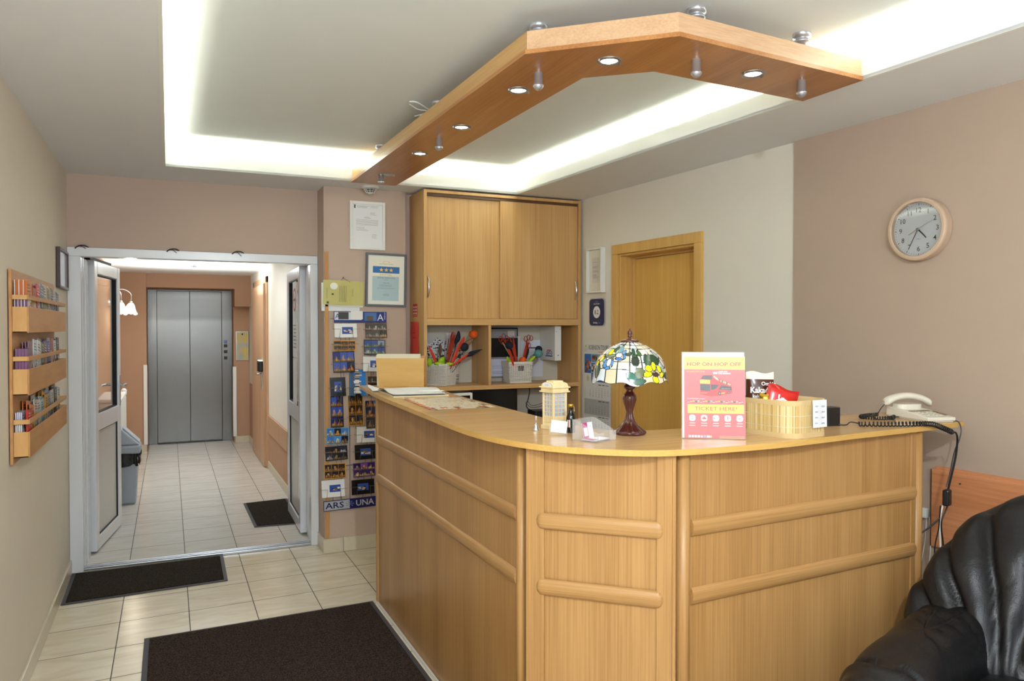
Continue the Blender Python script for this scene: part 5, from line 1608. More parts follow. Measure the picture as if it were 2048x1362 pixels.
def rad(v):
    for (a0, b0), (a1, b1) in zip(PR, PR[1:]):
        if v <= a1:
            return b0 + (b1 - b0) * (v - a0) / (a1 - a0)
    return 1.0
GREEN, DGR, TEALG, YEL, OLV = (44, 74, 48), (34, 44, 36), (36, 100, 84), (226, 214, 28), (96, 104, 62)
SH_E = [  # ellipses in (X, Y): centre, radii, colour, rotation
    (.68, .78, .085, .055, (66, 44, 46), 0), (.664, .735, .065, .03, (220, 204, 212), 0),
    (.657, .575, .062, .115, YEL, 0), (.515, .63, .10, .08, YEL, .5), (.475, .775, .115, .075, YEL, 0), (.79, .645, .055, .10, YEL, -.3), (.84, .80, .055, .075, YEL, 0), (.67, .91, .08, .09, YEL, 0),
    (.52, .43, .10, .14, GREEN, .2), (.745, .42, .10, .12, (40, 66, 44), -.4), (.63, .36, .07, .07, (90, 110, 96), 0),
    (.27, .725, .14, .11, OLV, .2), (.04, .81, .14, .10, TEALG, .3), (.236, .91, .17, .065, (36, 88, 58), .15),
    (.14, .225, .065, .075, (48, 84, 56), 0), (-.03, .28, .11, .045, (66, 80, 54), -.15), (.32, .26, .08, .07, (64, 96, 50), .6), (.164, .32, .09, .04, (52, 84, 50), 0), (.164, .44, .11, .13, (44, 54, 44), 0), (.13, .60, .05, .05, (110, 120, 130), 0), (.13, .64, .035, .04, (230, 170, 40), .5),
    (-.36, .31, .115, .06, (222, 208, 214), 0), (-.20, .24, .08, .05, (96, 146, 190), -.5), (-.17, .32, .05, .09, (80, 126, 180), 0), (-.33, .40, .13, .035, (70, 120, 190), .1),
    (-.37, .17, .10, .09, (110, 150, 160), .5), (-.47, .24, .05, .08, (120, 150, 130), -.4),
    (-.60, .49, .068, .10, (222, 208, 214), .1), (-.50, .50, .035, .10, (80, 130, 196), 0), (-.69, .53, .06, .11, (84, 136, 190), .3), (-.63, .62, .09, .05, (80, 140, 196), 0), (-.75, .44, .06, .05, (130, 160, 170), 0),
    (-.62, .33, .20, .035, (126, 140, 116), -.12), (-.54, .36, .08, .04, (110, 106, 90), -.9),
    (-.55, .17, .08, .07, (66, 90, 56), .4), (-.70, .24, .09, .07, YEL, .8), (-.85, .40, .05, .09, YEL, .3), (-.93, .52, .04, .08, YEL, 0), (-.88, .70, .07, .17, (60, 84, 56), 0),
    (.86, .30, .05, .10, (150, 170, 160), -.5), (.93, .50, .04, .14, (216, 190, 176), -.2), (.88, .62, .025, .25, (150, 176, 160), 0), (.96, .86, .06, .10, (56, 76, 50), 0)]
def glass_col(u, v):
    phi = -pi + 2 * pi * u
    X = sin(phi)
    if abs(phi) > pi / 2:
        X = -X * 0.97
    for (cx, cy, rx, ry, c, ro) in SH_E:
        dx, dy = (X - cx), (v - cy)
        a = dx * cos(ro) + dy * sin(ro); bb = -dx * sin(ro) + dy * cos(ro)
        e = math.sqrt((a / rx) ** 2 + (bb / ry) ** 2) / 1.1
        if e < 1:
            th = 0.012 / min(rx, ry)
            return (34, 36, 36) if e > 1 - min(.3, th) else c
    g_ = (phi / (pi / 9)) % 1
    rows = (.07, .155, .30, .475, .66)
    lw = 0.018 / (0.131 * rad(v)) * .35
    if min(g_, 1 - g_) < lw * .7 or any(abs(v - r0 - .012 * sin(3 * phi)) < .008 for r0 in rows) or v > .985:
        return (40, 42, 40)
    cell = int(phi / (pi / 9) + 50) * 7 + sum(v > r0 for r0 in rows)
    q_ = random.Random(cell).random()
    return (218, 212, 192) if q_ < .5 else ((212, 198, 166) if q_ < .8 else (208, 214, 222))
def shade_p(u, v):
    phi = -pi + 2 * pi * u
    rr_ = 0.131 * rad(v)
    z = 0.3185 - 0.136 * v - (0.005 * sin(9 * phi) + 0.004 * sin(4 * phi + 1)) * max(0, v - .6) / .4
    p = (d_ * cos(phi) + r_ * sin(phi)) * rr_
    return (p.x, p.y, z)
b = MB(); b.grid(360, 84, shade_p, 0, cf=glass_col)
mg, ntg, bg = new_mat('stained_glass')
vc = ntg.nodes.new('ShaderNodeVertexColor'); vc.layer_name = 'Col'
ntg.links.new(vc.outputs[0], bg.inputs['Base Color'])
bg.inputs['Roughness'].default_value = 0.18
bg.inputs['Subsurface Weight'].default_value = 0.0
mg['vc'] = 1
b.build('shade', mg, lamp)

# poster in an acrylic stand
U_ = Vector((0.828, -0.560, 0)); N0 = Vector((-0.56, -0.828, 0)); th = radians(7)
V_ = (-N0 * sin(th) + Vector((0, 0, cos(th)))); NN = (N0 * cos(th) + Vector((0, 0, sin(th))))
po = thing('poster_stand', 'acrylic stand with a pink and yellow bus tour poster', 'poster', M=frame((1.6345, 1.9895, T_ + 0.001), U_, V_, NN))
b = MB(); b.box(-0.103, 0.103, 0.0, 0.289, -0.0035, -0.002).box(-0.103, 0.103, 0.0, 0.289, 0.0008, 0.0022)
b.add([(-0.103, 0.0, -0.002), (0.103, 0.0, -0.002), (0.103, 0.008, -0.075), (-0.103, 0.008, -0.075)], [(0, 1, 2, 3)])
b.build('acrylic_holder', M_ACRY, po)
X_ = lambda x: (x - 480) * 0.000242
Y_ = lambda y: (1280 - y) * 0.000246
b = MB(); PK = (204, 92, 98); YL = (240, 226, 84); RD = (200, 66, 60); WH = (240, 236, 236)
def R(x0, y0, x1, y1, c, w=0.0):
    b.rect(X_(x0), Y_(y1), X_(x1), Y_(y0), w, 0, c)
b.rect(-0.1, 0.002, 0.1, 0.276, -0.0012, 0, (238, 238, 238)); b.rect(-0.1, 0.276, 0.1, 0.287, -0.0013, 0, (196, 196, 200))
R(92, 345, 905, 1272, PK, -0.0008); R(92, 172, 905, 345, YL, -0.0007)
b.text('Official', X_(130), Y_(238), 0.0062, -0.0004, col=RD)
b.text('HOP ON HOP OFF', X_(130), Y_(296), 0.0115, -0.0004, col=RD, width=0.176, bold=.035)
b.text('BUDAPEST CITY TOUR', X_(130), Y_(384), 0.0045, -0.0004, col=(236, 196, 80), width=0.058)
b.text('LOOK FOR', X_(550), Y_(384), 0.0045, -0.0004, col=WH, width=0.030, bold=.02)
b.text('THE GIRAFFE!', X_(550), Y_(408), 0.0045, -0.0004, col=WH, width=0.040, bold=.02)
b.disc(X_(497), Y_(392), 0.0038, w=-0.0004, col=WH, n=14); b.disc(X_(525), Y_(392), 0.0038, w=-0.0004, col=WH, n=14)
# the double-decker bus
def Pq(pts, c, w):
    b.poly([(X_(x), Y_(y)) for x, y in pts][::-1], w, 0, c)
Pq([(308, 480), (340, 425), (470, 418), (480, 440), (720, 530), (735, 660), (560, 700), (440, 710), (308, 680)], (182, 44, 50), -0.0005)
Pq([(318, 478), (345, 430), (468, 424), (468, 480)], (70, 66, 78), -0.0003)
Pq([(308, 485), (440, 490), (440, 540), (308, 535)], YL, -0.0003)
b.text('HOP ON', X_(322), Y_(510), 0.004, -0.0001, col=(60, 50, 50), width=0.025, bold=.02); b.text('HOP OFF', X_(322), Y_(530), 0.004, -0.0001, col=(60, 50, 50), width=0.025, bold=.02)
Pq([(308, 545), (440, 550), (440, 640), (308, 628)], (60, 64, 76), -0.0003)
Pq([(452, 548), (555, 552), (520, 605), (455, 625)], (56, 60, 72), -0.0003)
Pq([(555, 612), (590, 558), (725, 580), (728, 625)], (52, 56, 68), -0.0003)
b.text('www.citytour.hu', X_(590), Y_(608), 0.003, -0.0001, col=(200, 190, 190), width=0.028)
for cx, cy, rx in ((568, 668, .0045), (690, 655, .0032)):
    b.disc(X_(cx), Y_(cy), rx, rx * 1.5, -0.0001, 0, (44, 40, 46), 18); b.disc(X_(cx), Y_(cy), rx * .5, rx * .75, 0.0, 0, (150, 140, 146), 12)
Pq([(585, 660), (640, 648), (640, 668), (590, 678)], (226, 150, 50), -0.0002)
b.rect(X_(315), Y_(668), X_(400), Y_(660), -0.0001, 0, (220, 150, 60))
Pq([(480, 445), (500, 430), (548, 470), (560, 500), (520, 480)], (226, 170, 150), -0.0002)
for i_ in range(7):
    x = 585 + i_ * 20
    b.disc(X_(x), Y_(500 + i_ * 8), 0.0018, 0.004, -0.0001, 0, [(226, 190, 150), (60, 110, 90), (226, 206, 190)][i_ % 3], 10)
b.text('22 LANGUAGES on board', X_(135), Y_(750), 0.004, -0.0004, col=WH, width=0.056)
fl = [(40, 100, 60), (200, 60, 60), (226, 190, 40), (60, 80, 150), (220, 220, 220)]
for i_ in range(22):
    R(138 + i_ * 34, 770, 162 + i_ * 34, 778, fl[i_ % 5], -0.0004); R(138 + i_ * 34, 778, 162 + i_ * 34, 786, fl[(i_ * 3 + 1) % 5], -0.0004); R(138 + i_ * 34, 786, 162 + i_ * 34, 794, fl[(i_ * 2 + 4) % 5], -0.0004)
R(138, 820, 888, 938, YL, -0.0004)
b.text('TICKET HERE!', X_(232), Y_(900), 0.0125, -0.0002, col=RD, width=0.136, bold=.012)
for i_, cx in enumerate((200, 358, 515, 672, 830)):
    b.poly([(X_(cx) + p[0], Y_(1003) + p[1]) for p in rrect(0.021, 0.021, 0.008, 4)], -0.0004, 0, WH)
    for (n_, off) in ((0, 0), (1, .008)):
        b.rect(X_(cx) - 0.009 - .001 * n_, Y_(1075) - off, X_(cx) + 0.009, Y_(1067) - off, -0.0004, 0, WH)
b.rect(X_(180), Y_(1020), X_(220), Y_(985), -0.0002, 0, (206, 120, 120)); b.rect(X_(186), Y_(1014), X_(214), Y_(991), -0.0001, 0, WH); b.rect(X_(198), Y_(1020), X_(202), Y_(985), 0, 0, (206, 120, 120))
Pq([(328, 1000), (390, 1000), (380, 1020), (338, 1020)], RD, -0.0002); b.rect(X_(345), Y_(1000), X_(372), Y_(984), -0.0002, 0, RD)
b.disc(X_(500), Y_(998), 0.004, w=-0.0002, col=RD, n=14); b.disc(X_(507), Y_(994), 0.0035, w=-0.0001, col=WH, n=14)
b.disc(X_(672), Y_(982), 0.0016, w=-0.0002, col=RD, n=10); Pq([(666, 990), (680, 990), (676, 1010), (690, 1030), (682, 1030), (672, 1012), (660, 1030), (654, 1030), (668, 1008)], RD, -0.0002)
for a_ in range(14):
    if a_ not in (3, 10):
        b.disc(X_(830) + .0062 * cos(a_ * pi / 7), Y_(1003) + .0062 * sin(a_ * pi / 7), 0.0011, w=-0.0002, col=(90, 90, 90), n=6)
Pq([(822, 994), (822, 1014), (842, 1004)], RD, -0.0002)
for i_, c in enumerate([WH] * 4 + [(190, 200, 210), (130, 170, 220), WH, (226, 206, 150)]):
    R(150 + i_ * 40, 1235, 180 + i_ * 40 + (28 if i_ == 6 else 0), 1263, c, -0.0004)
R(560, 1240, 888, 1243, (240, 210, 180), -0.0004); R(560, 1252, 888, 1272, (226, 140, 96), -0.0005)
b.build('poster_sheet', M_PG, po)

# bamboo snack basket
LB = (1.948, 2.012, T_)
bk = thing('bamboo_basket', 'oblong bamboo strip basket of snacks beside the poster stand', 'basket', LB, radians(9))
rp_ = rrect(0.205, 0.25, 0.055, 10)
nr = len(rp_)
def around(u, inset=0.0):
    L_ = []
    for i in range(nr):
        a_, c_ = Vector(rp_[i]), Vector(rp_[(i + 1) % nr])
        L_.append((c_ - a_).length)
    tot = sum(L_); s_ = (u % 1) * tot
    for i in range(nr):
        if s_ <= L_[i] or i == nr - 1:
            a_, c_ = Vector(rp_[i]), Vector(rp_[(i + 1) % nr])
            p = a_ + (c_ - a_) * min(1, s_ / max(L_[i], 1e-9))
            return p * (1 - inset)
        s_ -= L_[i]
rb = random.Random(21)
strips = [rb.choice([(206, 178, 120), (214, 188, 134), (192, 160, 102), (208, 180, 114), (220, 198, 150), (184, 152, 94)]) for _ in range(190)]
b = MB()
b.grid(190, 1, lambda u, v: tuple(around(u) * (1 + .004 * (int(u * 190 + .5) % 2))) + (0.014 + v * 0.096,), 0, cf=lambda u, v: strips[int(u * 190) % 190], sm=False)
b.grid(60, 1, lambda u, v: tuple(around(u, .02)) + (0.004 + v * 0.118,), 0, cf=lambda u, v: (206, 176, 116), sm=False, flip=True)
b.prism([tuple(p_) for p_ in rp_], 0.001, 0.003, 0, col=rgb((206, 176, 116)))
b.build('bamboo_wall', M_PR, bk)
for z in (0.0, 0.108):
    b = MB()
    b.grid(80, 1, lambda u, v: tuple(around(u, -.012)) + (z + v * 0.017,), 0)
    b.grid(80, 1, lambda u, v: tuple(around(u, .03)) + (z + v * 0.017,), 0, flip=True)
    b.grid(80, 1, lambda u, v: tuple(around(u, -.012 + .042 * v)) + (z + 0.017,), 0)
    b.build('fabric_band', M_CLOTH, bk)
b = MB()
for z in (0.036, 0.074):
    b.tube([tuple(around(i / 60, -.008)) + (z,) for i in range(61)], 0.0006, 4)
b.build('stitching', M_WHITE, bk)
def packet(label, c, u, w_, h_, puff, lean, roll, draw, cat='snack packet', mats=M_PG):
    u = Vector(u).normalized(); n = Vector((u.y, -u.x, 0))
    M = frame(c, u, (0, 0, 1), n) @ Matrix.Rotation(radians(lean), 4, 'X') @ Matrix.Rotation(radians(roll), 4, 'Z')
    b = MB()
    def f(sg):
        def fn(a, v):
            e = (1 - abs(2 * a - 1) ** 3) * (1 - abs(2 * v - 1) ** 4)
            zz = .004 * sin(7 * a) * (1 if v > .9 or v < .1 else 0)
            return ((a - .5) * w_, v * h_ + zz, sg * puff * e)
        return fn
    return b, f, M
def put(b, M, name, label, cat, group=None, mats=None):
    o = b.build(name, mats or M_PG); o.matrix_world = M
    return tag(o, label, cat, group)
b, f, M = packet('', (1.905, 2.07, 1.185), (0.9, -0.43, 0), 0.098, 0.196, 0.016, -3, -1, None)
b.grid(24, 24, f(1), 0, cf=lambda u, v: (236, 228, 204) if v > .86 or v < .42 else (70, 32, 18))
b.grid(24, 24, f(-1), 0, rgb((230, 222, 198)), flip=True)
b.text('Omlós', 0.0, 0.150, 0.013, 0.0172, col=(240, 236, 230), bold=.02)
b.text('Kakaós', -0.038, 0.124, 0.020, 0.0172, col=(244, 240, 236), width=0.076, bold=.03)
b.text('keksz', -0.03, 0.106, 0.012, 0.0172, col=(240, 236, 230), bold=.03)
put(b, M, 'snack_packet', 'brown and cream cocoa biscuit packet standing in bamboo basket', 'snack packet', 'snacks in the basket')
b, f, M = packet('', (1.925, 2.005, 1.235), (0.93, -0.36, 0), 0.112, 0.10, 0.014, -8, -17, None)
b.grid(20, 16, f(1), 0, cf=lambda u, v: (176, 26, 20) if v > .85 or (u < .1) else (200, 36, 26))
b.grid(20, 16, f(-1), 0, rgb((180, 30, 24)), flip=True)
b.M = Matrix.Rotation(radians(2), 4, 'Z')
b.poly([(-0.03, 0.045), (-0.02, 0.03), (0.04, 0.03), (0.03, 0.05), (0.0, 0.062)], 0.0175, 0, (236, 240, 246))
b.disc(-0.005, 0.022, 0.028, 0.014, 0.0165, 0, (60, 160, 220), 20)
for i_ in range(9):
    b.disc(-0.034 + i_ * .0085, 0.034 + .003 * sin(2.4 * i_), 0.0036, 0.0052, 0.0180 + i_ * 2e-5, 0, (240, 240, 244), 8)
b.rect(-0.018, 0.055, -0.012, 0.070, 0.018, 0, (240, 240, 244)); b.rect(-0.006, 0.055, 0.004, 0.062, 0.018, 0, (240, 240, 244))
put(b, M, 'snack_packet', 'bright red snack packet leaning in front of the brown packet', 'snack packet', 'snacks in the basket')
b, f, M = packet('', (1.895, 2.02, 1.262), (0.8, -0.5, 0), 0.035, 0.05, 0.010, -10, 12, None)
b.grid(10, 10, f(1), 0).grid(10, 10, f(-1), 0, flip=True)
put(b, M, 'sweet', 'small gold foil sweet between the two big packets', 'sweet', 'snacks in the basket', M_GOLD)
b, f, M = packet('', (1.985, 2.02, 1.235), (0.9, -0.4, 0), 0.09, 0.06, 0.012, -40, -6, None)
b.grid(12, 10, f(1), 0, cf=lambda u, v: (196, 196, 196) if int(u * 12) % 3 else (150, 150, 154)).grid(12, 10, f(-1), 0, rgb((170, 170, 170)), flip=True)
put(b, M, 'snack_packet', 'silver-grey packet low in the basket at right', 'snack packet', 'snacks in the basket')
Mn = frame((1.992, 1.884, 1.250), (0.985, 0.17, 0), (0.03, 0.0, 1), (0.17, -0.985, 0.0))
b = MB()
b.grid(8, 8, lambda u, v: ((u - .5) * 0.078, (v - .5) * 0.092, 0.002 + .003 * (1 - v) + .0015 * sin(6 * u)), 0, rgb((230, 234, 240)))
for i_ in range(4):
    for j_ in range(4):
        b.rect(-0.030 + j_ * .004, 0.024 - i_ * 0.019, -0.0275 + j_ * .004, 0.028 - i_ * 0.019, 0.0064, 0, (160, 160, 170)); b.rect(0.006 + j_ * .0045, 0.023 - i_ * 0.019, 0.009 + j_ * .0045, 0.027 - i_ * 0.019, 0.0064, 0, (160, 160, 170))
put(b, Mn, 'price_list', 'white handwritten price list taped to the front of the bamboo basket', 'price list', mats=M_PR)


# black card terminal
o = MB().prism([(-0.034, -0.028), (0.03, -0.03), (0.036, -0.008), (0.034, 0.028), (-0.034, 0.028)], 0.0, 0.068).build('card_terminal', M_BLACK, loc=(2.272, 2.10, T_), rotz=radians(-6), bevel=0.012, seg=3)
tag(o, 'small black terminal with a coiled cord beside the bamboo basket', 'card terminal')

# telephone
PH = thing('telephone', 'ivory corded desk telephone at right end of the worktop', 'telephone', (2.752, 2.085, T_), radians(-12.8))
b = MB()
sd = [(-0.118, 0.006), (-0.118, 0.020), (0.03, 0.036), (0.118, 0.044), (0.118, 0.006)]
vs = [(x, y, z) for x in (-0.0625, 0.0625) for (y, z) in sd]
n = len(sd)
b.add(vs, [tuple(range(n)), tuple(range(2 * n - 1, n - 1, -1))] + [(i, n + i, n + (i + 1) % n, (i + 1) % n) for i in range(n)][::-1])
b.box(-0.058, 0.058, -0.112, 0.112, 0.0, 0.006)
b.build('body', M_PHONE, PH, bevel=0.004)
b = MB(); b.M = Matrix.Translation((0, 0.075, 0)); b.prism(rrect(0.11, 0.075, 0.03), 0.036, 0.056)
b.build('cradle', M_PHONE, PH, bevel=0.008, seg=3)
b = MB()
sl = 0.109
for r0 in range(4):
    for c0 in range(4):
        y = -0.085 + r0 * 0.017
        b.box(-0.038 + c0 * 0.019, -0.025 + c0 * 0.019, y, y + 0.011, 0.0235 + (y + .118) * sl - .004, 0.0275 + (y + .118) * sl - .004)
b.build('keypad', mat('phone_keys', S(196, 188, 166), 0.4), PH, bevel=0.001)
b = MB()
b.add([(-0.05 + .0, -0.008, 0.0335), (0.045, -0.008, 0.0335), (0.045, 0.008, 0.0352), (-0.05, 0.008, 0.0352)], [(0, 1, 2, 3)])
b.add([(0.044, -0.085, 0.0253), (0.058, -0.085, 0.0253), (0.058, -0.01, 0.0334), (0.044, -0.01, 0.0334)], [(0, 1, 2, 3)])
b.build('label_strip', mat('brown_phone_label', S(126, 98, 40), 0.3), PH)
# handset, laid across the cradle
A_ = Vector((-0.095, 0.085, 0.064)); B_ = Vector((0.095, 0.058, 0.060))
b = MB()
def hs(u, v):
    c = A_ + (B_ - A_) * u
    c.z += 0.026 * sin(pi * u) ** .8
    a = 2 * pi * v
    endw = 1 + .35 * (abs(2 * u - 1) ** 4)
    cap = (1 - abs(2 * u - 1) ** 14) ** .5
    dn = 0.012 * abs(2 * u - 1) ** 5
    return (c.x, c.y + 0.021 * endw * cap * cos(a), c.z + 0.0135 * cap * sin(a) - (dn if sin(a) < 0 else 0))
b.grid(40, 20, hs, 0, flip=True)
b.build('handset', M_PHONE, PH)
def coil(pts, R_, turns, r_=0.0016):
    P = spline(pts, 12)
    out = []
    N = turns * 10
    for i in range(N + 1):
        t = i / N * (len(P) - 1)
        j = min(int(t), len(P) - 2)
        p = P[j] + (P[j + 1] - P[j]) * (t - j)
        tg = (P[j + 1] - P[j]).normalized()
        s_ = tg.cross(Vector((0, 0, 1))).normalized()
        w_ = s_.cross(tg)
        a = 2 * pi * i / 10
        out.append(p + (s_ * cos(a) + w_ * sin(a)) * R_)
    return out
Minv = PH.matrix_basis.inverted() if False else (Matrix.Translation((2.752, 2.085, T_)) @ Matrix.Rotation(radians(-12.8), 4, 'Z')).inverted()
b = MB(); b.M = Minv
b.tube(coil([(2.638, 2.188, 1.185), (2.60, 2.205, 1.181), (2.545, 2.19, 1.180), (2.555, 2.13, 1.180), (2.62, 2.11, 1.180), (2.665, 2.135, 1.180)], 0.0065, 34), 0.0022, 5)
b.tube(spline([(2.672, 2.185, 1.225), (2.655, 2.19, 1.205), (2.638, 2.188, 1.187)], 4), 0.0018, 5)
b.tube([(2.665, 2.135, 1.180), (2.70, 2.14, 1.177)], 0.0018, 5)
b.build('handset_cord', M_BLACK, PH)
b = MB()
b.tube(coil([(2.335, 2.02, 1.181), (2.40, 1.985, 1.181), (2.47, 1.955, 1.181), (2.545, 1.93, 1.181), (2.60, 1.915, 1.178), (2.645, 1.905, 1.162), (2.685, 1.90, 1.146)], 0.0082, 34), 0.0026, 5)
b.tube(spline([(2.285, 2.068, 1.176), (2.305, 2.05, 1.176), (2.322, 2.045, 1.186), (2.335, 2.02, 1.183)], 5), 0.0022, 5)
b.tube(spline([(2.685, 1.90, 1.146), (2.715, 1.905, 1.140), (2.745, 1.92, 1.11), (2.752, 1.93, 1.05), (2.745, 1.94, 0.98), (2.737, 1.95, 0.915)], 6), 0.0038, 6)
tag(b.build('coiled_cord', M_BLACK), 'long black coiled cord running along the worktop and hanging over its edge', 'cord')
b = MB()
b.tube(spline([(2.795, 1.99, 1.176), (2.80, 1.955, 1.172), (2.802, 1.945, 1.14), (2.79, 1.945, 1.10), (2.765, 1.945, 1.06), (2.755, 1.955, 0.98), (2.74, 1.96, 0.92)], 5), 0.0024, 6)
tag(b.build('cable', M_DGREY), 'grey telephone cable hanging over the worktop end', 'cable')
o = MB().box(-0.018, 0.02, -0.012, 0.012, -0.035, 0.028).build('power_adapter', M_BLACK, loc=(2.738, 1.955, 0.885), rotz=0.3, bevel=0.006)
tag(o, 'black adapter block hanging on cables beside the counter', 'adapter')
for lab, m_, r_, pts_ in (
        ('black looped cable below the hanging adapter, rightmost', M_BLACK, 0.0028, [(2.735, 1.96, 0.86), (2.76, 1.97, 0.84), (2.735, 1.975, 0.78), (2.752, 1.98, 0.70), (2.755, 1.98, 0.62), (2.74, 1.98, 0.5)]),
        ('white cable between the two black cables behind the armchair', M_WHITE, 0.0035, [(2.728, 1.965, 0.85), (2.725, 1.975, 0.78), (2.738, 1.98, 0.68), (2.735, 1.98, 0.55)]),
        ('black cable dropping behind the armchair nearest the counter', M_BLACK, 0.0026, [(2.715, 1.965, 0.85), (2.72, 1.975, 0.76), (2.705, 1.98, 0.68), (2.70, 1.98, 0.52)]),
        ('black cable running from the adapter cables back behind the counter', M_BLACK, 0.003, [(2.718, 1.97, 0.80), (2.68, 1.99, 0.76), (2.62, 2.03, 0.71), (2.58, 2.06, 0.69)]),
        ('black cable low between the counter and the armchair', M_BLACK, 0.003, [(2.70, 1.98, 0.58), (2.66, 2.0, 0.545), (2.62, 2.02, 0.535), (2.58, 2.05, 0.54)]),
        ('upper white cable hanging from the plug behind the counter edge', M_WHITE, 0.0018, [(2.985, 2.225, 0.72), (2.97, 2.22, 0.62), (2.94, 2.22, 0.50), (2.90, 2.22, 0.38)]),
        ('lower white cable hanging from the plug behind the counter edge', M_WHITE, 0.0018, [(2.99, 2.215, 0.72), (2.98, 2.20, 0.64), (2.97, 2.20, 0.52), (2.93, 2.20, 0.35)])):
    b = MB(); b.tube(spline(pts_, 6), r_, 6)
    tag(b.build('cable', m_), lab, 'cable')

# telephone-box money box
BX = thing('telephone_box_model', 'small pale wooden telephone box model on the worktop', 'wooden model', (1.279, 2.439, T_), radians(10.3))
b = MB()
b.box(-0.036, 0.036, -0.036, 0.036, 0, 0.014).box(-0.031, 0.031, -0.031, 0.031, 0.014, 0.022)
for sx in (-1, 1):
    for sy in (-1, 1):
        b.box(sx * 0.032 - .006 * (sx > 0), sx * 0.032 + .006 * (sx < 0), sy * 0.032 - .006 * (sy > 0), sy * 0.032 + .006 * (sy < 0), 0.014, 0.134)
b.box(-0.030, 0.030, -0.030, 0.030, 0.022, 0.048)
b.build('body', W_PINE, BX, bevel=0.001)
b = MB()
for q_ in range(4):
    b.M = Matrix.Rotation(q_ * pi / 2, 4, 'Z')
    for i in range(4):
        x = -0.024 + i * 0.016
        b.box(x - .0013, x + .0013, -0.0305, -0.0285, 0.048, 0.134)
    for j in range(7):
        z = 0.048 + j * 0.0140
        b.box(-0.026, 0.026, -0.0305, -0.0285, z - .0013, z + .0013)
    for j in range(3):
        b.box(-0.024, 0.024, -0.0312, -0.030, 0.026 + j * 0.007, 0.030 + j * 0.007)
b.build('glazing_bars', W_PINE, BX)
MB().box(-0.0265, 0.0265, -0.0265, 0.0265, 0.048, 0.134).build('window_panes', mat('bluish_pane', S(176, 186, 206), 0.3, var=0.25, scale=60), BX)
b = MB()
b.box(-0.040, 0.040, -0.040, 0.040, 0.134, 0.139).box(-0.036, 0.036, -0.036, 0.036, 0.139, 0.150).box(-0.041, 0.041, -0.041, 0.041, 0.150, 0.155)
N_ = 8
for q_ in range(2):
    b.M = Matrix.Rotation(q_ * pi / 2, 4, 'Z')
    ar = [(0.035 * cos(pi * i / N_), 0.155 + 0.016 * sin(pi * i / N_) ** .7 if 0 < i < N_ else 0.155) for i in range(N_ + 1)]
    vs = [(x, y, z) for y in (-0.035, 0.035) for (x, z) in ar]
    m_ = N_ + 1
    b.add(vs, [tuple(range(m_))[::-1], tuple(range(m_, 2 * m_))] + [(i, i + 1, m_ + i + 1, m_ + i) for i in range(N_)])
b.M = Matrix()
b.box(-0.022, 0.022, -0.022, 0.022, 0.165, 0.176)
b.build('roof', W_PINE, BX, bevel=0.0008)
b = MB(); b.M = frame((-0.0358, 0, 0), (0, -1, 0), (0, 0, 1), (-1, 0, 0))
b.poly([(-0.026, 0.1555), (0.028, 0.1555), (0.026, 0.164), (0.012, 0.1695), (-0.012, 0.1695), (-0.024, 0.164)], 0.0, 0, (226, 226, 226))
lines(b, -0.012, 0.160, 0.022, 1, 0.004, 0.002, (170, 170, 170), 0.0006)
b.build('paper_label', M_PR, BX)

# desk bell
b = MB(); b.lathe([(0, 0.004), (0.013, 0.0), (0.0145, 0.001), (0.0135, 0.004), (0.0095, 0.010), (0.008, 0.018), (0.006, 0.022), (0.0015, 0.024), (0.003, 0.027), (0.0018, 0.030), (0.0032, 0.034), (0.0045, 0.040), (0.003, 0.046), (0.0035, 0.050), (0.0015, 0.053), (0, 0.053)], 24)
o = b.build('hand_bell', M_CHR, loc=(1.195, 2.422, T_))
tag(o, 'tiny silver hand bell on the worktop left of wooden model', 'bell')
# bottle
bt = thing('bottle', 'small black glass bottle with gold cap beside wooden model', 'bottle', (1.283, 2.325, T_))
MB().lathe([(0, 0.0), (0.0155, 0.0), (0.0165, 0.003), (0.0165, 0.052), (0.014, 0.062), (0.008, 0.072), (0.0072, 0.088), (0.0085, 0.0895), (0, 0.0895)], 28).build('glass_body', M_DARKG, bt)
MB().lathe([(0, 0.100), (0.0085, 0.100), (0.0095, 0.098), (0.0095, 0.0885), (0, 0.0885)], 28).build('cap', M_GOLD, bt)
b = MB(); b.grid(14, 1, lambda u, v: (0.0168 * cos(-2.9 + u * 0.7), 0.0168 * sin(-2.9 + u * 0.7), 0.020 + v * 0.026), 0, cf=lambda u, v: (150, 60, 50) if .3 < u < .6 else (206, 200, 190))
b.build('label', M_PR, bt)
b = MB(); b.tube([(0.0095, -0.003, 0.094), (0.0125, -0.004, 0.085), (0.0115, -0.004, 0.078)], 0.001, 5).ball((0.0115, -0.004, 0.076), 0.0025, n=8)
b.build('tag', M_ALU, bt)
# small slanted note
Mn = frame((1.212, 2.285, T_ + 0.001), (0.90, -0.43, 0), (0.25, 0.42, 0.87), (-0.37, -0.79, 0.49))
nt_ = thing('note_holder', 'small slanted acrylic holder with white note in front of wooden model', 'note', M=Mn)
b = MB(); b.box(-0.032, 0.032, 0, 0.047, -0.002, 0.0).box(-0.032, 0.032, 0, 0.003, 0.0, 0.012)
b.build('acrylic_holder', M_ACRY, nt_)
b = MB(); b.M = Matrix.Rotation(radians(-6), 4, 'Z'); b.rect(-0.028, 0.008, 0.027, 0.052, 0.001, 0, (232, 232, 238)); b.M = b.M @ Matrix.Translation((0, 0, 0.0006)); [b.tube([(-0.022 + i * .0055, 0.027, 0.0006), (-0.020 + i * .0055, 0.034 - .003 * (i % 2), 0.0006), (-0.018 + i * .0055, 0.028 + .002 * (i % 3), 0.0006)], 0.0005, 4, 0, rgb((140, 140, 150))) for i in range(8)]
b.build('note', M_PR, nt_)
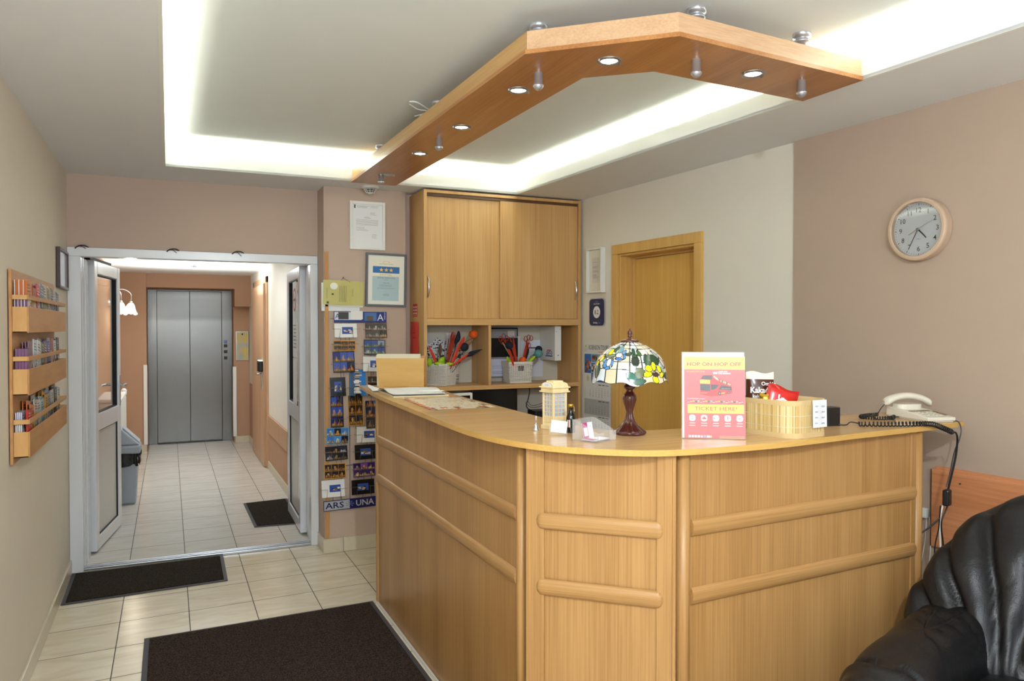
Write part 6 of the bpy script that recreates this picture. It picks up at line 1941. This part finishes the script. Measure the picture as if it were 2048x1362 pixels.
# business-card holder
CH = thing('card_holder', 'clear acrylic business card tray in front of the table lamp', 'card holder', (1.268, 2.139, T_), radians(23))
b = MB()
W2, D2 = 0.050, 0.052
b.box(-W2, W2, -D2, D2, 0, 0.002)
b.box(-W2, W2, D2 - .002, D2, 0.002, 0.068)
for sx in (-1, 1):
    x0, x1 = (-W2, -W2 + .002) if sx < 0 else (W2 - .002, W2)
    vs = [(x, y, z) for x in (x0, x1) for (y, z) in ((-D2, 0.002), (D2, 0.002), (D2, 0.068), (D2 - .02, 0.068), (-D2, 0.030))]
    b.add(vs, [(0, 1, 2, 3, 4)[::-1], (5, 6, 7, 8, 9)] + [(i, (i + 1) % 5, 5 + (i + 1) % 5, 5 + i) for i in range(5)])
b.box(-W2, -0.016, -D2, -D2 + .002, 0.002, 0.030).box(0.016, W2, -D2, -D2 + .002, 0.002, 0.030)
b.build('tray', M_TRAY, CH, bevel=0.0008)
rc = random.Random(2)
for i in range(4):
    b = MB(); b.box(-0.042, 0.042, -0.026, 0.026, 0, 0.0006, 0, rgb((236, 234, 238)))
    b.rect(-0.042, -0.026, -0.015, 0.026, 0.0008, 0, (170, 70, 130) if i % 2 else (226, 224, 230))
    o = b.build('business_card', M_PR)
    o.matrix_world = Matrix.Translation((1.268 + rc.uniform(-.004, .004), 2.128 + rc.uniform(-.004, .004), T_ + 0.0026 + i * 0.0011)) @ Matrix.Rotation(radians(23 + rc.uniform(-12, 12)), 4, 'Z')
    tag(o, 'white and magenta business card lying flat in the acrylic tray', 'business card', 'business cards lying in the tray')
uC = Vector((cos(radians(23)), sin(radians(23)), 0)); nC = Vector((uC.y, -uC.x, 0))
b = MB(); b.box(-0.028, 0.028, 0, 0.052, -0.0008, 0, 0, rgb((236, 234, 238)))
b.rect(-0.028, 0.0, 0.0, 0.052, 0.0004, 0, (176, 60, 120)); b.rect(-0.024, 0.008, -0.003, 0.036, 0.0008, 0, (230, 220, 230))
b.text('H', 0.012, 0.036, 0.006, 0.0004, col=(176, 90, 150)); lines(b, 0.003, 0.02, 0.02, 3, 0.005, 0.001, (190, 170, 196), 0.0004)
o = b.build('business_card', M_PR)
c_ = Vector((1.268, 2.139, T_ + 0.004)) + Vector((-uC.y, uC.x, 0)) * 0.02
o.matrix_world = frame(c_, uC, (0, 0, 1), nC) @ Matrix.Rotation(radians(-12), 4, 'X')
tag(o, 'upright magenta and white business card leaning in the acrylic tray', 'business card')

# wooden leaflet stand with cream sheets
uW = Vector((0.885, -0.465, 0)); nW = Vector((uW.y, -uW.x, 0))
cW = Vector((1.325, 4.595, T_))
WS = thing('leaflet_stand', 'plywood leaflet stand with cream sheets at far end of the worktop', 'leaflet stand', M=frame(cW, uW, (0, 0, 1), nW))
b = MB()
def board(b, w0, w1, h_, z0, z1, t=0.006):
    vs = [(-w0 / 2, 0, z0), (w0 / 2, 0, z0), (w1 / 2, h_, z1), (-w1 / 2, h_, z1)]
    vs += [(x, y, z - t) for x, y, z in vs]
    b.add(vs, [(0, 1, 2, 3), (7, 6, 5, 4), (0, 4, 5, 1), (1, 5, 6, 2), (2, 6, 7, 3), (3, 7, 4, 0)])
board(b, 0.285, 0.305, 0.178, 0.0, 0.045)
b.build('front_board', wood('maple_board', S(232, 196, 130), S(220, 178, 104), 'x', rough=0.4, fine=18, along=3), WS, bevel=0.001)
b = MB(); board(b, 0.285, 0.285, 0.19, -0.09, -0.055); b.box(-0.142, 0.142, 0, 0.006, -0.09, -0.006)
b.build('back_board', W_PLY, WS)
b = MB()
for i in range(6):
    z0 = -0.012 - i * 0.010
    b.M = Matrix.Translation((-0.022, 0, 0)); board(b, 0.27, 0.272, 0.196 + .003 * (i % 3), z0, z0 + 0.018, 0.002)
b.build('cream_sheets', mat('cream_sheet', S(240, 234, 206), 0.7, var=0.02), WS)
# open notebook with loose papers, pen, map
NB = (1.225, 4.11, T_)
nb = thing('notebook', 'open white notebook with crumpled loose pages on the worktop', 'notebook', NB)
b = WB(NB)
b.prism([(1.075, 3.875), (1.37, 3.84), (1.425, 4.26), (1.10, 4.30)], T_ + .0005, T_ + 0.006, 0)
b.build('cover', mat('cream_cover', S(226, 214, 170), 0.6), nb)
for i in range(4):
    b = WB(NB)
    rn = random.Random(40 + i)
    e = [rn.uniform(-.008, .008) for _ in range(8)]
    def pg(u, v, e=e, i=i):
        x0 = 1.085 + e[0] + (1.10 + e[1] - 1.085) * v; x1 = 1.362 + e[2] + (1.418 - 1.362) * v
        x = x0 + (x1 - x0) * u
        y = (3.882 + e[3]) + (4.285 + e[4] - 3.882) * v - .03 * u
        lift = 0.014 * max(0, sin(pi * (v - .25) / .75)) ** 1.5 if v > .25 else 0
        return (x, y, T_ + 0.007 + i * 0.0022 + lift * (1 + .15 * sin(8 * u + i)) + .002 * sin(20 * v + 9 * u + i) * v)
    b.grid(16, 24, pg, 0)
    b.build('page', M_PAPER, nb)
b = WB(NB)
b.grid(8, 8, lambda u, v: (1.062 + .07 * u + .02 * v, 4.28 + .20 * v, T_ + 0.004 + .018 * v * (1 - u) + .006 * sin(7 * v + 5 * u) * v), 0)
b.build('crumpled_sheet', M_PAPER, nb)
b = MB(); b.tube([(-0.07, 0, 0), (0.06, 0, 0), (0.075, 0, 0)], [0.0035, 0.0035, 0.001], 8)
o = b.build('pen', M_WHITE); o.matrix_world = Matrix.Translation((1.30, 3.935, T_ + 0.022)) @ Matrix.Rotation(radians(-14), 4, 'Z')
tag(o, 'thin white pen lying on the open notebook', 'pen')
b = MB()
Q = [Vector((1.060, 3.20)), Vector((1.375, 3.20)), Vector((1.40, 3.76)), Vector((1.10, 3.79))]
def mp_(u, v):
    p = (Q[0] * (1 - u) + Q[1] * u) * (1 - v) + (Q[3] * (1 - u) + Q[2] * u) * v
    return (p.x - 1.23, p.y - 3.49, 0.0012 + .001 * sin(9 * v) ** 2)
rmap = random.Random(9)
cells = {}
def mcol(u, v):
    i, j = int(u * 30), int(v * 50)
    if u < .06:
        return (206, 40, 34) if (j // 2) % 3 else (236, 220, 200)
    key = (i // 3, j // 4)
    if key not in cells:
        edge = u > .84 or v < .12 or v > .88
        cells[key] = rmap.choice([(96, 84, 90), (206, 110, 60), (120, 110, 90), (60, 60, 80), (226, 214, 186), (236, 226, 204)]) if edge and rmap.random() < .7 else None
    if cells[key] and rmap.random() < .8:
        return cells[key]
    r0 = rmap.random()
    return (236, 196, 120) if r0 < .05 else ((206, 190, 160) if r0 < .16 else (240, 230, 206))
b.grid(30, 50, mp_, 0, cf=mcol, sm=False)
o = b.build('city_map', M_PG, loc=(1.23, 3.49, T_))
tag(o, 'printed city map leaflet lying flat on the worktop beside notebook', 'map')
# ================================================================ LEATHER ARMCHAIR
AC = thing('armchair', 'black pleated leather armchair in the corner beside the counter', 'armchair', (2.243, 1.284, 0), radians(-161.1))
def sgnp(x, e):
    return math.copysign(abs(x) ** e, x)
def pillow(c, R_, e1, e2, nu, nv, disp=None, shape=None):
    b = MB()
    def fn(u, v):
        a = 2 * pi * u; t = pi * (v - .5)
        d = Vector((sgnp(cos(t), e1) * sgnp(cos(a), e2), sgnp(cos(t), e1) * sgnp(sin(a), e2), sgnp(sin(t), e1)))
        p = Vector((d.x * R_[0], d.y * R_[1], d.z * R_[2]))
        if shape:
            p = shape(p, d)
        if disp:
            nrm = Vector((d.x / R_[0], d.y / R_[1], d.z / R_[2])).normalized()
            p = p + nrm * disp(p, d)
        return p + Vector(c)
    b.grid(nu, nv, fn, 0)
    return b
# backrest with pleats that fan out from low on the inner face
def back_shape(p, d):
    q = p.copy()
    q.x -= 0.16 * (p.z / 0.36) + 0.0                     # leans back
    q.x += 0.16 * (abs(p.y) / 0.47) ** 2.2               # wraps forward at the sides
    q.z -= 0.15 * (abs(p.y) / 0.47) ** 3                 # shoulders fall away
    return q
def back_disp(p, d):
    y, z = p.y + 0.15, p.z + 0.30
    a = math.atan2(z, y)
    s = 0.0
    for a0 in (0.2, 0.5, 0.78, 1.02, 1.26, 1.5, 1.74, 1.98, 2.22, 2.48, 2.78):
        s -= 0.022 * math.exp(-((a - a0 - .03 * sin(9 * z + 5 * a0)) / 0.034) ** 2)
        s += 0.008 * math.exp(-((a - a0 - .11) / 0.07) ** 2)
    r = math.hypot(y, z)
    f = max(0, min(1, (d.x + .25) * 2.2)) * min(1, r / .18)
    return s * f * 1.1 + 0.004 * sin(26 * y + 14 * z) * f + .003 * sin(40 * z - 17 * y) * f
pillow((-0.42, 0, 0.585), (0.17, 0.49, 0.385), 0.75, 0.62, 260, 150, back_disp, back_shape).build('backrest', M_LEATH, AC)
def seat_disp(p, d):
    return -0.014 * math.exp(-((abs(p.y) - 0.0) / 0.012) ** 2) * max(0, d.z) + .004 * sin(18 * p.x + 9 * p.y)
pillow((0.12, 0, 0.35), (0.40, 0.27, 0.12), 0.5, 0.4, 90, 50, seat_disp).build('seat_cushion', M_LEATH, AC)
for sg in (-1, 1):
    def arm_shape(p, d, sg=sg):
        q = p.copy()
        back = max(0, -p.x - .1) / 0.5
        q.z += 0.05 * back ** 1.6
        q.z -= 0.05 * max(0, p.x / 0.5) ** 2
        q.y += -sg * 0.0
        return q
    def arm_disp(p, d, sg=sg):
        s = -0.016 * math.exp(-((p.x - 0.27 - .10 * p.z) / 0.010) ** 2) + 0.010 * math.exp(-((p.x - 0.30 - .10 * p.z) / 0.02) ** 2)
        f = max(0, d.z + .3)
        wr = 0.0
        for k_ in range(7):
            w0 = -0.40 + k_ * 0.085
            wr -= 0.006 * math.exp(-((p.x - w0 + .55 * p.y * sg + .12 * sin(3 * p.z)) / 0.012) ** 2)
        return s + wr * f * (1 if p.x < .24 else .15) + .003 * sin(22 * p.x + 30 * p.y)
    pillow((0.02, sg * 0.325, 0.34), (0.62, 0.13, 0.268), 0.55, 0.55, 220, 90, arm_disp, arm_shape).build('armrest', M_LEATH, AC)
pillow((0.0, 0, 0.20), (0.44, 0.36, 0.12), 0.3, 0.3, 60, 30).build('base', M_LEATH, AC)
for x in (-0.33, 0.36):
    for y in (-0.29, 0.29):
        b = MB(); b.M = Matrix.Translation((x, y, 0)); b.lathe([(0, 0), (0.022, 0), (0.028, 0.10), (0, 0.10)], 16)
        b.build('leg', M_BLACK, AC)

# ================================================================ CORRIDOR THINGS
wb = thing('waste_bin', 'grey swing-lid waste bin with black liner beyond the left door leaf', 'waste bin', (-0.368, 7.42, 0))
def taper(b, w0, d0, w1, d1, z0, z1, mi=0):
    vs = [(sx * w0, sy * d0, z0) for sx, sy in ((-1, -1), (1, -1), (1, 1), (-1, 1))] + [(sx * w1, sy * d1, z1) for sx, sy in ((-1, -1), (1, -1), (1, 1), (-1, 1))]
    b.add(vs, [(3, 2, 1, 0), (4, 5, 6, 7)] + [(i, (i + 1) % 4, 4 + (i + 1) % 4, 4 + i) for i in range(4)], mi)
b = MB(); taper(b, 0.095, 0.095, 0.118, 0.115, 0, 0.42); b.build('body', M_GREY, wb, bevel=0.02, seg=3)
b = MB(); b.grid(48, 8, lambda u, v: ((0.130 + .006 * sin(14 * u * 2 * pi + 3 * v)) * (1.06 if v > .7 else 1) * sgnp(cos(2 * pi * u), .45), (0.127 + .005 * sin(11 * u * 2 * pi)) * sgnp(sin(2 * pi * u), .45), 0.345 + v * 0.11 + .012 * sin(9 * u * 2 * pi) * (1 - v)), 0)
b.build('bin_liner', M_BAG, wb)
b = MB()
taper(b, 0.137, 0.135, 0.137, 0.135, 0.445, 0.52)
vs = [(-0.13, -0.13, 0.52), (0.135, -0.13, 0.52), (0.135, 0.13, 0.52), (-0.13, 0.13, 0.52), (-0.06, -0.115, 0.665), (-0.01, -0.115, 0.665), (-0.01, 0.115, 0.665), (-0.06, 0.115, 0.665)]
b.add(vs, [(3, 2, 1, 0), (4, 5, 6, 7), (0, 1, 5, 4), (1, 2, 6, 5), (2, 3, 7, 6), (3, 0, 4, 7)])
b.build('lid', M_GREY, wb, bevel=0.018, seg=3)
b = MB(); vs = [(0.001, -0.085, 0.672), (0.128, -0.085, 0.542), (0.128, 0.085, 0.542), (0.001, 0.085, 0.672)]
b.add(vs + [(x - .006, y, z - .006) for x, y, z in vs], [(0, 1, 2, 3), (7, 6, 5, 4), (0, 4, 5, 1), (1, 5, 6, 2), (2, 6, 7, 3), (3, 7, 4, 0)])
b.build('swing_flap', mat('pale_grey_flap', S(190, 196, 202), 0.35), wb)

o = MB().box(-0.10, 0.10, -0.45, 0.45, 0, 0.86).build('low_cabinet', M_WHITE, loc=(-0.498, 8.12, 0), bevel=0.02, seg=3)
wc = o; tag(wc, 'white low cabinet with rounded top edge against left corridor wall', 'cabinet')
MB().box(-0.11, 0.105, -0.455, 0.455, 0.86, 0.895).ball((0.08, 0.42, 0.90), 0.028, n=12).build('cabinet_top', M_WHITE, wc, bevel=0.012, seg=3)

wl = thing('wall_lamp', 'lit wall lamp with frosted flower shades on left corridor wall', 'wall lamp', (-0.6, 9.2, 1.80))
b = MB(); b.M = frame((0, 0, 0), (0, 1, 0), (0, 0, 1), (1, 0, 0)); b.lathe([(0, 0.025), (0.03, 0.022), (0.045, 0.008), (0.045, 0)], 24)
b.build('wall_plate', M_CHR, wl)
tips = ((0.225, 0.02, -0.02), (0.135, -0.10, -0.02), (0.12, 0.16, -0.02))
b = MB()
for tx, ty, tz in tips:
    b.tube(spline([(0.01, ty * .1, 0.0), (0.03, ty * .2, 0.10), (tx * .6, ty * .6, 0.155), (tx * .98, ty, 0.11), (tx, ty, 0.02)], 6), 0.0045, 6)
    b.M = Matrix.Translation((tx, ty, tz)); b.lathe([(0.006, 0.05), (0.016, 0.045), (0.02, 0.02), (0, 0.018)], 16); b.M = Matrix()
b.build('arm', M_CHR, wl)
for tx, ty, tz in tips:
    b = MB(); b.M = Matrix.Translation((tx, ty, tz)) @ Matrix.Rotation(radians(12), 4, 'Y')
    b.lathe([(0.018, 0.03), (0.036, 0.005), (0.048, -0.03), (0.062, -0.062), (0.078, -0.085)], 48, f=lambda r, z, a: (r * (1 + .10 * sin(6 * a) * (-z + .03) / .11), z + .010 * sin(6 * a) * (-z + .03) / .11))
    s_ = b.build('shade', M_OPAL, wl)
    b = MB(); b.ball((tx, ty, tz - 0.045), 0.026, n=14); b.build('bulb', M_LIT, wl)
light('wall_lamp_glow', 'POINT', (-0.37, 9.15, 1.66), 5, (1, 0.9, 0.72), 0.05)
